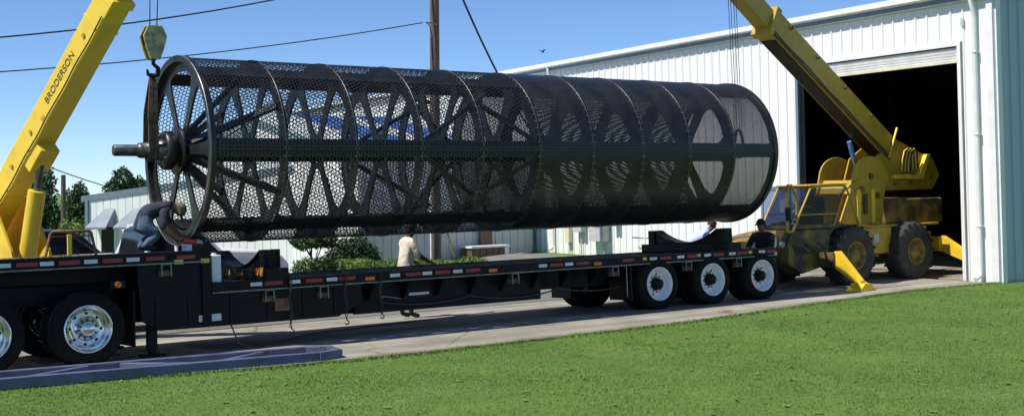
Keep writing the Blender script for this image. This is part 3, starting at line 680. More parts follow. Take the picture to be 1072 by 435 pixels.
# ------------------------------------------------------------------ saddles
def saddle(x, zb, label, rusty):
    t = thing('cradle', (x, YC, zb), label, 'cradle', 'saddles on the trailer deck')
    c = zb+.175+1.7; pts = []
    ys = span(-.86, .86, 20)
    for y in ys: pts.append((YC+y, c-math.sqrt(1.7**2-y*y)))
    top = pts[0][1]+.02
    poly = [(YC-1.04, zb+.16), (YC-1.04, top), (YC-.86, top)]+pts+[(YC+.86, top), (YC+1.04, top), (YC+1.04, zb+.16)]
    for dx in (-.10, .07):
        MB().prism(poly, 'X', x+dx, x+dx+.03).build('saddle_plate', 'black', t)
    mb = MB(); fl_ = []
    for y, z in pts: fl_.append((y, z))
    n = len(fl_); mb.v = [(x+d, y, z+.004) for d in (-.13, .13) for y, z in fl_]+[(x+d, y, z-.012) for d in (-.13, .13) for y, z in fl_]
    for i in range(n-1): mb.f += [(i, i+1, n+i+1, n+i), (2*n+i, 3*n+i, 3*n+i+1, 2*n+i+1), (i, 2*n+i, 2*n+i+1, i+1), (n+i, n+i+1, 3*n+i+1, 3*n+i)]; mb.m += [0]*4; mb.s += [False]*4
    mb.build('saddle_liner', 'black', t)
    for s in (-1, 1): MB().box(x-.13, x+.13, YC+s*.955-.085, YC+s*.955+.085, zb+.16, top-.003).build('end_post', 'black', t)
    MB().box(x-.17, x+.17, YC-1.22, YC+1.22, zb, zb+.158).build('base_beam', 'black', t, bevel=.008)
    return t
s1 = saddle(7.02, .974, 'black cradle with orange painted markings near the raised front deck', True)
s2 = saddle(16.2, .974, 'plain black cradle above the rear trailer wheels', False)
# weathered orange markings on the base of the front cradle (not legible in the photograph)
mk = MB(); rr_ = random.Random(3)
for y0, y1 in ((16.02, 16.30), (16.62, 16.98), (17.14, 17.30), (17.62, 18.0)):
    y = y0
    while y < y1:
        w = rr_.uniform(.02, .045); z = 1.035
        while z < 1.12:
            hgt = rr_.uniform(.02, .06)
            if rr_.random() < .72: mk.box(6.844, 6.848, y, y+w, z, min(1.14, z+hgt))
            z += hgt+.008
        y += w+.012
mk.box(6.844, 6.848, 15.90, 16.0, 1.02, 1.15); tag(mk.build('orange_markings', 'orangepaint', s1), kind='stuff')

# ------------------------------------------------------------------ chains and straps hanging from the near rail
for x, zb, lb in ((7.21, .20, 'long chain hanging from the rail beside the front cradle'), (8.09, .26, 'middle one of three chains hanging from the rail'), (8.68, .30, 'short chain hanging from the rail nearest the standing man')):
    t = thing('chain', (x, YN-.04, zb), lb, 'chain', 'chains hanging from the trailer'); mb = MB(); z = 1.01; k = 0
    while z > zb+.09:
        e = (math.cos(k*PI/2), math.sin(k*PI/2)); dx = .012*math.sin(k*.7)
        mb.tube([(x+dx+e[0]*.016*math.cos(a), YN-.04+e[1]*.016*math.cos(a), z+.030*math.sin(a)) for a in span(0, 2*PI, 10)[:-1]], .0065, 5, closed=True); z -= .044; k += 1
    mb.tube([(x, YN+.05, 1.02), (x, YN-.02, 1.02), (x, YN-.04, 1.0)], .008, 5); tag(mb.build('links', 'chainsteel', t), kind='stuff')
    MB().tube([(x, YN-.04, zb+.10), (x, YN-.04, zb+.06), (x+.035, YN-.04, zb+.035), (x+.03, YN-.04, zb), (x, YN-.04, zb-.01), (x-.025, YN-.04, zb+.01)], .010, 6).build('hook', 'chainsteel', t)
tag(MB().tube([(8.70, YN-.03, .62), (8.85, YN-.05, .60), (9.0, YN-.05, .565)], .012, 6).build('pry_bar', 'baresteel'), 'short steel bar sticking out beside the short chain', 'bar')

# ------------------------------------------------------------------ things on the raised front deck
dt = MB(); rd_ = random.Random(5)
def clod(x, y, z, r):
    m_ = MB().sphere((0, 0, 0), r, 7, 4, sc=(1, 1, .6))
    dt.add([(x+a*rd_.uniform(.8, 1.2), y+b*rd_.uniform(.8, 1.2), z+c*rd_.uniform(.8, 1.2)) for a, b, c in m_.v], m_.f)
for k in range(320):
    x = rd_.uniform(2.2, 4.55); y = rd_.uniform(15.9, 16.6); clod(x, y, 1.43, rd_.uniform(.008, .030)*(1.4 if 3.9 < x < 4.4 else 1))
tag(dt.build('dirt_clods', 'dirt'), 'loose brown dirt scattered along the raised front deck', 'dirt', kind='stuff')
rk = thing('steel_rack', (4.3, 16.4, 1.43), 'rusty tubular rack standing on the raised front deck', 'rack')
MB().tube([(4.0, 16.4, 1.43), (4.07, 16.4, 1.74), (4.1, 16.4, 1.765), (4.56, 16.4, 1.765), (4.60, 16.4, 1.74), (4.66, 16.4, 1.43)], .02, 8).build('hoop', 'rust', rk)
MB().cyl((4.07, 16.4, 1.70), (4.6, 16.4, 1.70), .012, n=6).build('crossbar', 'rust', rk)
tag(MB().box(4.27, 4.325, 16.32, 16.36, 1.43, 1.72).build('yellow_stake', 'yellow', bevel=.004), 'short yellow stake standing upright in front of the rusty rack', 'stake')
tag(MB().box(5.88, 5.98, 16.35, 16.5, 1.43, 1.55).build('white_block', 'plasticwhite', bevel=.006), 'small white block standing at the raised deck edge below the drum', 'block')
bk = thing('white_container', (6.16, 15.99, .97), 'upright white plastic container on the lower deck beside the step', 'container')
MB().box(6.09, 6.23, 15.90, 16.08, .97, 1.36).build('body', 'plasticwhite', bk, bevel=.015)
MB().cyl((6.16, 15.99, 1.36), (6.16, 15.99, 1.39), .035, n=12).build('cap', 'plasticwhite', bk)

# ------------------------------------------------------------------ blue steel frame on the ground
bf = thing('steel_skid', (4.8, 14.5, 0), 'blue painted steel ladder frame lying at the lawn edge', 'frame')
A = Vector((1.2, 14.86, 0)); B = Vector((6.95, 14.14, 0)); d = (B-A).normalized(); nn = Vector((-d.y, d.x, 0)); Wd = .62
def chan(p, q, w=.10, h=.125, z=.012, name='rail'):
    p = Vector(p); q = Vector(q); MB().beam((p.x, p.y, z+h/2), (q.x, q.y, z+h/2), w, h).build(name, 'blueframe', bf, bevel=.008)
chan(A, B-d*.12); chan(A+nn*Wd, B+nn*Wd-d*.12)
chan(B-d*.13-nn*.02, B+d*.22+nn*.14, name='end_rail'); chan(B+d*.20+nn*.11, B+d*.20+nn*(Wd-.10), name='end_rail', h=.120); chan(B+d*.22+nn*(Wd-.13), B-d*.13+nn*(Wd+.02), name='end_rail')
L = (B-A).length
for k, (a, b) in enumerate(((.3, 1.0), (1.9, 1.3), (2.1, 2.9), (4.1, 3.3), (4.4, 5.1))): chan(A+d*a+nn*.05, A+d*b+nn*(Wd-.05), .09, .095, .03, 'cross_brace')

# ------------------------------------------------------------------ cranes
def boom(parent, P, Q, w, h, upv, m, name, local=False):
    return MB().beam(P, Q, w, h, upv).build(name, m, parent, bevel=.018)
# --- left crane
lc = thing('yellow_crane', (3.6, 21.4, 0), 'bright yellow mobile crane behind the trailer front, boom raised over the drum', 'crane')
P = Vector((4.22, 21.0, 1.72)); Q = Vector((5.70, 17.06, 6.12)); D = (Q-P).normalized(); S = D.cross(Vector((0,0,1))).normalized(); U = S.cross(D)
E1 = P.lerp(Q, .79)
b1 = boom(lc, P-D*.5, E1, .36, .42, (0,0,1), 'yellow', 'boom')
b2 = boom(lc, E1-D*.4, Q+D*.1, .28, .33, (0,0,1), 'yellow', 'inner_boom')
MB().beam(E1-D*.10, E1+D*.03, .41, .47).build('boom_collar', 'yellow', b1, bevel=.01)
MB().beam(Q-D*.15, Q+D*.25, .26, .40).build('boom_head', 'yellow', b2, bevel=.02)
MB().lathe([(-.04, .02), (-.04, .16), (.04, .16), (.04, .02)], (0, 0, 0), 'X', 20)
for t, nm in ((.42, 'boom_bracket'), (.60, 'boom_bracket')):
    c = P.lerp(Q, t)-S*.22+U*.12; MB().beam(c-D*.07, c+D*.07, .10, .10).beam(c-D*.03+U*.0, c+D*.03, .16, .06).build(nm, 'yellow', b1)
# lettering on the lit side of the boom
def letters(txt, size, name, m, parent, X, Y, org, ext=.002):
    cu = bpy.data.curves.new(name, 'FONT'); cu.body = txt; cu.size = size; cu.extrude = ext; cu.align_x = 'CENTER'; cu.align_y = 'CENTER'
    to = bpy.data.objects.new(name, cu); COL.objects.link(to)
    me = bpy.data.meshes.new_from_object(to.evaluated_get(bpy.context.evaluated_depsgraph_get())); bpy.data.objects.remove(to)
    X = Vector(X).normalized(); Y = Vector(Y).normalized(); Z = X.cross(Y); o = Vector(org)-Vector(ORG[parent.name])
    me.transform(Matrix(((X.x, Y.x, Z.x, o.x), (X.y, Y.y, Z.y, o.y), (X.z, Y.z, Z.z, o.z), (0,0,0,1))))
    me.materials.clear(); me.materials.append(M[m])
    ob = bpy.data.objects.new(name, me); COL.objects.link(ob); ob.parent = parent; ORG[ob.name] = ORG[parent.name]; return ob
sideN = -S if (-S).x < 0 else S
letters('BRODERSON', .17, 'lettering', 'textdark', b1, D, U if D.cross(U).dot(sideN) > 0 else -U, P.lerp(Q, .52)+sideN*.184+U*.02)
hs = sideN*.20
MB().tube([P.lerp(Q, t)+hs-U*(.17+.01*math.sin(t*40)) for t in span(.05, .74, 24)], .012, 6).build('boom_hose', 'hose', b1)
for t in (.16, .30, .70): MB().beam(P.lerp(Q, t)-D*.02, P.lerp(Q, t)+D*.02, .372, .432).build('weld_band', 'yellow', b1)
for t in (.22, .34, .66):
    c = P.lerp(Q, t)+sideN*.18; MB().cyl(c, c+sideN*.02, .035, n=12).build('pin_cap', 'yellowold', b1)
c = P.lerp(Q, .40)+sideN*.1815-U*.08; MB().beam(c-D*.05, c+D*.05, .004, .07, U).build('warning_label', 'orangepaint', b1)
# turret plates, cylinder, chassis
dh = Vector((D.x, D.y, 0)).normalized(); sh = Vector((dh.y, -dh.x, 0))
for k in (-1, 1):
    o = P+sh*k*.33; pl = []
    for a, z in ((-.75, .6), (1.40, .6), (1.15, 1.35), (.66, 2.12), (.30, 2.32), (-.2, 2.2), (-.4, 1.9)): q = o+dh*a; pl.append((q.x, q.y, z))
    mb = MB(); vs = [Vector(q)-sh*.02 for q in pl]+[Vector(q)+sh*.02 for q in pl]; n_ = len(pl)
    mb.add(vs, [tuple(range(n_)), tuple(range(2*n_-1, n_-1, -1))]+[(i, (i+1) % n_, n_+(i+1) % n_, n_+i) for i in range(n_)]); mb.build('turret_plate', 'yellow', lc)
c0 = P+dh*.95+Vector((0, 0, -.85)); c1 = P.lerp(Q, .30)-U*.27
MB().cyl(c0, c0.lerp(c1, .72), .135, n=20).build('lift_cylinder', 'yellow', lc); MB().cyl(c0.lerp(c1, .7), c1, .06, n=12).build('cylinder_rod', 'baresteel', lc)
MB().beam(c1-D*.26, c1+D*.20, .34, .24).build('cylinder_bracket', 'yellow', b1, bevel=.01)
MB().box(2.0, 5.3, 20.4, 22.4, .55, .80).build('carrier_deck', 'yellow', lc, bevel=.02); MB().cyl((3.75, 21.1, .80), (3.75, 21.1, .95), .6, n=24).build('slew_ring', 'black', lc)
for x in (2.5, 4.7):
    for y, s in ((20.25, 1), (22.55, -1)):
        wl = tyre_mesh(.48, .32, .26).build('wheel', 'tyre', lc, local=True); wl.location = (x-3.6, y-21.4, .48-gz(x, y)*-1); wl.rotation_euler = (0, 0, 0 if s > 0 else PI)
        MB().lathe([(.02, .262), (.05, .24), (.12, .22), (.12, .001)], axis='Y', n=24).build('rim', 'yellow', wl, local=True)
# hoist lines, hook block and sling
HB = Vector((5.66, 17.06, 4.38))
ln_ = MB()
for a, b in ((-.09, -.05), (-.05, .05), (.05, -.05), (.09, .05)): ln_.cyl((HB.x+a*.7, HB.y+b, HB.z+.1), (Q.x+a, Q.y+b, Q.z-.1), .008, n=5)
tag(ln_.build('hoist_lines', 'cable'), 'four steel hoist lines running up from the left hook block', 'cable')
hb = thing('hook_block', tuple(HB), 'worn yellow crane hook block hanging above the drum shaft', 'hook block')
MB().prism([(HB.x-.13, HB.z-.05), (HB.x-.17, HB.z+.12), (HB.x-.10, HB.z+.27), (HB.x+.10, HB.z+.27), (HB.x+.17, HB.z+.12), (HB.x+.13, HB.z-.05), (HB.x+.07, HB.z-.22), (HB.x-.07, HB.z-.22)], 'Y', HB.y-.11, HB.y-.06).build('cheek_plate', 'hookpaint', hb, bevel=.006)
MB().prism([(HB.x-.13, HB.z-.05), (HB.x-.17, HB.z+.12), (HB.x-.10, HB.z+.27), (HB.x+.10, HB.z+.27), (HB.x+.17, HB.z+.12), (HB.x+.13, HB.z-.05), (HB.x+.07, HB.z-.22), (HB.x-.07, HB.z-.22)], 'Y', HB.y+.06, HB.y+.11).build('cheek_plate', 'yellowold', hb, bevel=.006)
MB().lathe([(-.055, .03), (-.055, .155), (0, .125), (.055, .155), (.055, .03)], (HB.x, HB.y, HB.z+.10), 'Y', 24).build('sheave', 'black', hb)
MB().tube([(HB.x, HB.y, HB.z-.15), (HB.x, HB.y, HB.z-.28), (HB.x+.07, HB.y, HB.z-.34), (HB.x+.06, HB.y, HB.z-.43), (HB.x-.01, HB.y, HB.z-.47), (HB.x-.08, HB.y, HB.z-.43), (HB.x-.09, HB.y, HB.z-.36)], [.03, .03, .035, .038, .036, .028, .015], 8).build('hook', 'black', hb)
sg = MB(); rr2 = random.Random(2)
for yy in (-.11, .11):
    for w_, off in ((.055, -.02), (.05, .03)):
        pth = [(HB.x-.01, HB.y, HB.z-.42), (HB.x-.02+off, HB.y+yy*.4, HB.z-.62), (HB.x-.05+off*1.5, HB.y+yy*.9, DZ+.55), (HB.x-.05+off*1.5, HB.y+yy*1.25, DZ+.0), (HB.x-.05+off, HB.y+yy*.7, DZ-.12), (HB.x-.05+off, HB.y, DZ-.15)]
        for a, b in zip(pth, pth[1:]): sg.beam(a, b, .022, w_*1.3, (1, 0, 0))
tag(sg.build('lifting_sling', 'strap'), 'brown nylon lifting sling looped round the drum shaft', 'sling')
# --- right crane
rc = thing('rough_terrain_crane', (21.8, 17.9, 0), 'olive-yellow rough-terrain crane with a glazed cab in the warehouse doorway', 'crane')
GR = .64
for x in (20.78, 22.86):
    for y, s in ((16.72, 1), (19.08, -1)):
        wl = tyre_mesh(GR, .46, .30, n=40).build('wheel', 'tyredust', rc, local=True); wl.location = (x-21.8, y-17.9, GR); wl.rotation_euler = (0, random.random(), 0 if s > 0 else PI)
        lu = MB()
        for k in range(20):
            a = 2*PI*k/20
            for side in (0, 1):
                aa = a+side*PI/20; y0, y1 = (.0, .26) if side == 0 else (.20, .46); sk = .10 if side == 0 else -.10
                p = [(math.cos(aa+sk)*GR*.985, y0, math.sin(aa+sk)*GR*.985), (math.cos(aa)*GR*1.01, (y0+y1)/2, math.sin(aa)*GR*1.01), (math.cos(aa-sk)*GR*.985, y1, math.sin(aa-sk)*GR*.985)]
                for q0, q1 in zip(p, p[1:]): lu.beam(q0, q1, .055, .045, q0)
        tag(lu.build('tread_lugs', 'tyredust', wl, local=True), kind='stuff')
        MB().lathe([(.03, .305), (-.004, .31), (.0, .28), (.06, .265), (.12, .24), (.10, .17), (.05, .15), (.02, .13), (.0, .09), (.0, .001)], axis='Y', n=32).build('rim', 'shadehub', wl, local=True)
        nt2 = MB()
        for k in range(8): a = 2*PI*k/8; nt2.cyl((.20*math.cos(a), .13, .20*math.sin(a)), (.20*math.cos(a), .095, .20*math.sin(a)), .017, n=6)
        tag(nt2.build('wheel_nuts', 'shadehub', wl, local=True), kind='stuff')
MB().box(18.7, 24.2, 17.3, 18.5, .55, .98).build('chassis', 'yellowold', rc, bevel=.02)
for x in (20.78, 22.86): MB().cyl((x, 16.95, GR), (x, 18.85, GR), .10, n=14).build('axle', 'black', rc)
MB().prism([(21.35, .62), (22.28, .62), (22.34, 1.20), (21.28, 1.20)], 'Y', 16.98, 17.29).build('side_tank', 'yellowold', rc, bevel=.02)
MB().box(21.7, 21.86, 16.965, 16.975, .88, 1.06).build('data_plate', 'boxgrey', rc)
MB().box(20.0, 24.1, 17.0, 18.8, 1.203, 1.25).build('deck_plate', 'yellowold', rc, bevel=.01)
MB().cyl((22.05, 17.15, 1.25), (22.05, 17.15, 1.31), .07, n=12).build('filler_cap', 'yellowold', rc)
# front body with sloping nose and fender, front outrigger box
MB().prism([(18.80, .55), (18.80, 1.02), (18.9, 1.24), (20.15, 1.24), (20.2, 1.30), (20.3, 1.28), (20.12, 1.10), (20.05, .75), (19.9, .45), (19.2, .32)], 'Y', 16.86, 17.28).build('front_body', 'grimyshade', rc, bevel=.02)
MB().prism([(18.9, .45), (18.9, 1.02), (20.2, 1.20), (20.2, .45)], 'Y', 17.3, 18.9).build('engine_hood', 'grimyshade', rc, bevel=.03)
for k in range(6): MB().box(18.885, 18.90, 17.45, 18.75, .52+k*.07, .55+k*.07).build('grille_bar', 'black', rc)
def frame_tube(pts, r=.022, name='cab_frame', m='yellowold', parent=rc): return MB().tube(pts, r, 8).build(name, m, parent)
# cab
y0, y1 = 16.84, 17.74
wp = [(18.97, 1.26), (19.50, 2.10), (20.62, 2.14), (20.62, 1.26)]
cabp = MB().prism([(18.90, 1.255), (18.90, 1.33), (20.62, 1.33), (20.62, 1.255)], 'Y', y0, y1).build('cab_sill', 'grimyshade', rc, bevel=.01)
for y in (y0, y1):
    frame_tube([(18.97, y, 1.30), (19.48, y, 2.08), (19.56, y, 2.13), (20.56, y, 2.15), (20.64, y, 2.10), (21.05, y, 1.28)]); frame_tube([(20.20, y, 1.30), (20.60, y, 2.12)], .024)
    frame_tube([(19.14, y, 1.55), (20.3, y, 1.55)], .015)
for xx, zz in ((18.97, 1.30), (19.52, 2.11), (20.60, 2.14)): frame_tube([(xx, y0, zz), (xx, y1, zz)])
MB().prism([(19.46, 2.14), (19.46, 2.17), (20.66, 2.19), (20.66, 2.16)], 'Y', y0-.03, y1+.03).build('cab_roof', 'yellowold', rc, bevel=.01)
ws = MB().add([(18.98, y0+.03, 1.33), (18.98, y1-.03, 1.33), (19.50, y1-.03, 2.08), (19.50, y0+.03, 2.08)], [(0,1,2,3)]).build('windscreen', 'cabglass', rc)
MB().add([(19.03, y0+.01, 1.34), (20.21, y0+.01, 1.34), (20.56, y0+.01, 2.09), (19.52, y0+.01, 2.09)], [(0,1,2,3)]).build('side_window', 'cabglass', rc)
MB().add([(19.03, y1-.01, 1.34), (20.6, y1-.01, 1.34), (20.56, y1-.01, 2.09), (19.52, y1-.01, 2.09)], [(0,1,2,3)]).build('side_window', 'cabglass', rc)
MB().box(19.75, 20.15, 17.05, 17.5, 1.33, 1.5).box(20.08, 20.2, 17.05, 17.5, 1.5, 1.9).build('seat', 'blackcloth', rc, bevel=.03)
MB().tube([(19.35+.02*math.cos(a), 17.27+.17*math.cos(a), 1.62+.17*math.sin(a)) for a in span(0, 2*PI, 14)[:-1]], .014, 6, closed=True).build('steering_wheel', 'black', rc)
# door swung open at the front of the cab
dr = MB().tube([(18.52, 16.62, 1.22), (18.50, 16.60, 2.0), (18.56, 16.62, 2.17), (18.74, 16.70, 2.17), (19.02, 16.80, 1.92), (19.00, 16.80, 1.40)], .03, 8).build('cab_door', 'yellowold', rc)
MB().tube([(18.52, 16.62, 1.22), (18.75, 16.70, 1.22), (19.00, 16.80, 1.40)], .03, 8).build('door_rail', 'yellowold', dr); MB().box(18.45, 18.54, 16.54, 16.60, 1.45, 1.72).build('mirror', 'black', dr)
# mast: two side plates with rounded tops, cross plate
PV = Vector((24.42, 18.02, 2.42)); TIP = Vector((17.40, 17.06, 6.45)); D = (TIP-PV).normalized(); S = D.cross(Vector((0,0,1))).normalized(); U = S.cross(D)
for yy in (17.50, 18.44):
    poly = [(21.15, 1.25), (22.65, 1.25), (22.75, 1.9), (22.95, 2.35)]+[(22.28+.62*math.cos(a), 2.34+.46*math.sin(a)) for a in span(R(15), R(165), 10)]+[(21.55, 2.0)]
    MB().prism(poly, 'Y', yy-.02, yy+.02).build('mast_plate', 'yellowold', rc, bevel=.006)
MB().beam((21.62, 17.97, 1.95), (21.78, 17.97, 2.25), .90, .03, (1, 0, 0)).build('mast_cross_plate', 'yellowold', rc)
MB().prism([(22.3, 2.0), (24.75, 2.02), (25.05, 2.35), (24.8, 2.75), (24.4, 2.86), (23.4, 3.2), (22.6, 2.75)], 'Y', 17.62, 17.66).build('boom_cheek', 'yellowold', rc, bevel=.006)
MB().prism([(22.3, 2.0), (24.75, 2.02), (25.05, 2.35), (24.8, 2.75), (24.4, 2.86), (23.4, 3.2), (22.6, 2.75)], 'Y', 18.32, 18.36).build('boom_cheek', 'yellowold', rc, bevel=.006)
E1 = PV.lerp(TIP, .815)
LO = U*-.10
rb = boom(rc, PV+D*.6+LO, E1+LO, .42, .60, (0,0,1), 'yellowold', 'boom'); rb2 = boom(rc, E1-D*.5+LO, TIP+LO*.5, .33, .44, (0,0,1), 'yellowold', 'inner_boom')
MB().beam(E1-D*.16+LO, E1+D*.02+LO, .48, .67).build('boom_collar', 'yellowold', rb, bevel=.012)
MB().beam(PV+D*1.4-U*.36, E1-D*.3-U*.37, .34, .10).build('boom_underframe', 'black', rb); MB().beam(TIP-D*.1, TIP+D*.3, .30, .42).build('boom_head', 'yellowold', rb2, bevel=.02)
for t in (.17,): c = PV.lerp(TIP, t)-S*.25; cs = c-Vector((0, .02, 0)); MB().beam(cs-U*.38, cs+U*.42, .04, .04, D).build('guide_post', 'yellow', rb)
MB().cyl((22.9, 17.97, 1.35), (22.55, 17.97, 2.1), .10, n=16).build('lift_cylinder', 'yellowold', rc); MB().cyl((22.55, 17.97, 2.1), (22.28, 17.95, 2.75), .05, n=12).build('cylinder_rod', 'brightsteel', rc); MB().cyl((22.30, 17.95, 2.72), (22.12, 17.93, 3.15), .055, n=12).build('rod_end', 'bluecap', rc)
for x in (21.75, 22.25): MB().box(x, x+.12, 17.44, 17.475, 1.26, 2.05).build('mast_rib', 'yellow', rc)
frame_tube([(20.95, 17.3, 1.95), (21.3, 17.4, 2.05), (22.3, 17.55, 2.42), (22.75, 17.58, 2.5)], .03, 'stay_arm')
MB().box(23.0, 24.6, 17.25, 18.7, 1.255, 1.82).build('engine_cover', 'grimyshade', rc, bevel=.03)  # shade inside the doorway is painted into this cover's dark colour
for k in range(6):
    o = .06*k; MB().tube([(23.55+o, 17.58, 2.45), (23.5+o, 17.52, 2.70), (23.55+o, 17.50, 2.92), (23.70+o, 17.52, 2.98), (23.82+o, 17.56, 2.85), (23.85+o, 17.58, 2.5)], .020, 6).build('hose', 'hose' if k % 2 else 'yellow', rc)
MB().prism([(23.2, 2.38), (24.1, 2.36), (24.42, 2.85), (24.55, 2.85), (24.25, 2.26), (23.2, 2.28)], 'Y', 17.50, 17.615).build('hose_guard', 'yellow', rc, bevel=.008)
for t, uu in ((.30, .2), (.45, .2), (.60, .2), (.74, .2)):      # small fittings on the boom and mast
    c = PV.lerp(TIP, t)+LO-S*.23 if S.y > 0 else PV.lerp(TIP, t)+LO+S*.23
    sn = Vector((0, -1, 0)); MB().cyl(c+U*uu, c+U*uu+sn*.03, .04, n=10).build('pin_cap', 'grimyshade', rb)
bs = -S if S.y > 0 else S
for o_, r_ in ((-.22, .014), (-.26, .014), (-.30, .011)): MB().tube([PV.lerp(TIP, t)+LO+bs*(.245)+U*(o_+.012*math.sin(t*30+o_*50)) for t in span(.16, .80, 22)], r_, 6).build('boom_hose', 'hose', rb)
for (x, z) in ((22.28, 2.34), (21.95, 2.05), (22.5, 1.9)): MB().cyl((x, 17.48, z), (x, 17.44, z), .07, n=14).build('pivot_pin', 'grimyshade', rc)
for (x, z, r_) in ((24.35, 2.45, .10), (23.9, 2.2, .04), (23.3, 2.15, .04), (24.7, 2.3, .04)): MB().cyl((x, 17.63, z), (x, 17.57, z), r_, n=14).build('pivot_pin', 'grimyshade', rc)
MB().box(21.98, 22.10, 17.425, 17.44, 1.5, 1.95).build('decal', 'textdark', rc)
for xx in (18.72, 18.98): MB().lathe([(0, .001), (0, .07), (.05, .06), (.06, .001)], (18.78, xx-1.7, .95), 'X', 14).build('headlight', 'plasticwhite', rc)
for k in range(7):
    a_ = (18.9+k*.14, 16.84, .95-.03*(k % 3)); MB().tube(bezier_hose(a_, (a_[0]+.5, 16.84, .78+.02*k), .10), .012, 6).build('hose', 'hose', rc)
for z_ in (.42, .68): MB().box(20.02, 20.2, 16.7, 16.86, z_, z_+.03).build('step', 'grimyshade', rc)
MB().tube([(20.98, 16.86, 1.28), (20.98, 16.86, 1.75), (21.2, 16.9, 1.75), (21.2, 16.9, 1.26)], .014, 6).build('handrail', 'yellowold', rc)
# outriggers: tapered leg hinged at the chassis and a foot plate
def outrigger(x, ya, za, yb, zb, s, w=.13):
    lg = MB(); h0, h1 = .34, .14
    mb = MB().prism([(ya, za-h0/2), (ya, za+h0/2), (ya+s*.10, za+h0/2+.01), (yb, zb+h1/2), (yb, zb-h1/2)], 'X', x-w/2, x+w/2); o = mb.build('outrigger', 'yellowbright', rc, bevel=.01)
    MB().cyl((x-.13, yb-s*.04, zb), (x+.13, yb-s*.04, zb), .05, n=12).build('pin', 'yellowbright', o)
    MB().prism([(x-.30, .026), (x+.30, .026), (x+.22, .06), (x+.09, .17), (x-.09, .17), (x-.22, .06)], 'Y', yb-s*.04-.17, yb-s*.04+.17).build('foot_plate', 'yellowbright', o, bevel=.006)
    return o
outrigger(19.68, 16.36, .62, 15.70, .15, -1); outrigger(24.5, 17.25, .74, 16.0, .20, -1); outrigger(19.62, 18.95, .62, 20.1, .17, 1); outrigger(24.5, 18.5, .74, 19.8, .20, 1)
MB().box(19.56, 19.80, 16.33, 18.9, .46, .76).build('outrigger_beam', 'grimyshade', rc, bevel=.01); MB().box(24.38, 24.62, 17.2, 18.6, .56, .9).build('outrigger_beam', 'yellowbright', rc, bevel=.01)
ln_ = MB()
for a, b in ((-.10, -.06), (-.04, .06), (.05, -.06), (.11, .06)): ln_.cyl((17.62+a, 17.06+b, DZ+.4), (17.50+a, TIP.y+b, TIP.z), .007, n=5)
tag(ln_.build('hoist_lines', 'cable'), 'steel hoist lines running down behind the right end of the drum', 'cable')
tag(MB().tube([(17.62, 17.06+.12*math.cos(a), DZ+.05+(.42 if math.sin(a) > 0 else .14)*math.sin(a)) for a in span(0, 2*PI, 16)[:-1]], .03, 8, closed=True).build('lifting_sling', 'strap'), 'lifting sling at the right end shaft of the drum', 'sling')

# ------------------------------------------------------------------ people (skinned skeletons)
def person(name, label, J, bones, pose_mats, hat=None, group=None, hairmat='hair'):
    """J: joint -> (xyz, radius); bones: (a, b, material index); first joint is the pelvis"""
    names = list(J); me = bpy.data.meshes.new(name)
    base = Vector(J['base'][0]); names.remove('base')
    idx = {n: i for i, n in enumerate(names)}
    me.from_pydata([tuple(Vector(J[n][0])-base) for n in names], [(idx[a], idx[b]) for a, b, m in bones], [])
    ob = bpy.data.objects.new(name, me); COL.objects.link(ob)
    ob.modifiers.new('skin', 'SKIN'); sv = me.skin_vertices[0].data
    for n in names: r = J[n][1]; sv[idx[n]].radius = (r, r) if not isinstance(r, tuple) else r; sv[idx[n]].use_root = False
    sv[0].use_root = True
    s = ob.modifiers.new('sub', 'SUBSURF'); s.levels = 2; s.render_levels = 2
    m2 = bpy.data.meshes.new_from_object(ob.evaluated_get(bpy.context.evaluated_depsgraph_get()))
    bpy.data.objects.remove(ob)
    for q in pose_mats: m2.materials.append(M[q])
    segs = [(Vector(J[a][0])-base, Vector(J[b][0])-base, (J[a][1], J[b][1]), m) for a, b, m in bones]
    for p in m2.polygons:
        c = p.center; best = 1e9
        for a, b, rr, m in segs:
            ab = b-a; t = max(0, min(1, (c-a).dot(ab)/max(ab.length_squared, 1e-9)))
            ra = rr[0] if not isinstance(rr[0], tuple) else sum(rr[0])/2; rb_ = rr[1] if not isinstance(rr[1], tuple) else sum(rr[1])/2
            dd = (c-(a+ab*t)).length-(ra+(rb_-ra)*t)
            if dd < best: best = dd; p.material_index = m
        p.use_smooth = True
    o = bpy.data.objects.new(name, m2); COL.objects.link(o); o.location = base; ORG[o.name] = tuple(base)
    tag(o, label, 'person', group); return o
def hand(J, B, w, pre, d, spread, m=0, r=.010):
    """palm and five fingers from wrist joint w, pointing along d, fanned along spread"""
    p = Vector(J[w][0]); d = Vector(d).normalized(); s = Vector(spread).normalized(); n = d.cross(s)
    J[pre+'palm'] = (p+d*.075, .030); B.append((w, pre+'palm', m))
    for k, (o, l) in enumerate(((-.030, .060), (-.010, .072), (.010, .068), (.030, .052))):
        J[pre+f'f{k}a'] = (p+d*(.085+l*.5)+s*o*1.15, r); J[pre+f'f{k}b'] = (p+d*(.08+l*.9)+s*o*1.25+n*.028, r*.8)
        B += [(pre+'palm', pre+f'f{k}a', m), (pre+f'f{k}a', pre+f'f{k}b', m)]
    J[pre+'ta'] = (p+d*.055-s*.055, r*1.1); J[pre+'tb'] = (p+d*.085-s*.07+n*.015, r*.9); B += [(w, pre+'ta', m), (pre+'ta', pre+'tb', m)]
def head(J, B, neck, hc, face, r=.082, m=0):
    hc = Vector(hc); f = Vector(face).normalized(); upv = (hc-Vector(J[neck][0])).normalized()
    J['jaw'] = (hc-upv*.075+f*.022, .058); J['headc'] = (hc+upv*.0, r*1.03); J['crown'] = (hc+upv*.075, r*.78); J['nose'] = (hc+f*.115-upv*.015, .012)
    B += [(neck, 'jaw', m), ('jaw', 'headc', m), ('headc', 'crown', m), ('headc', 'nose', m)]
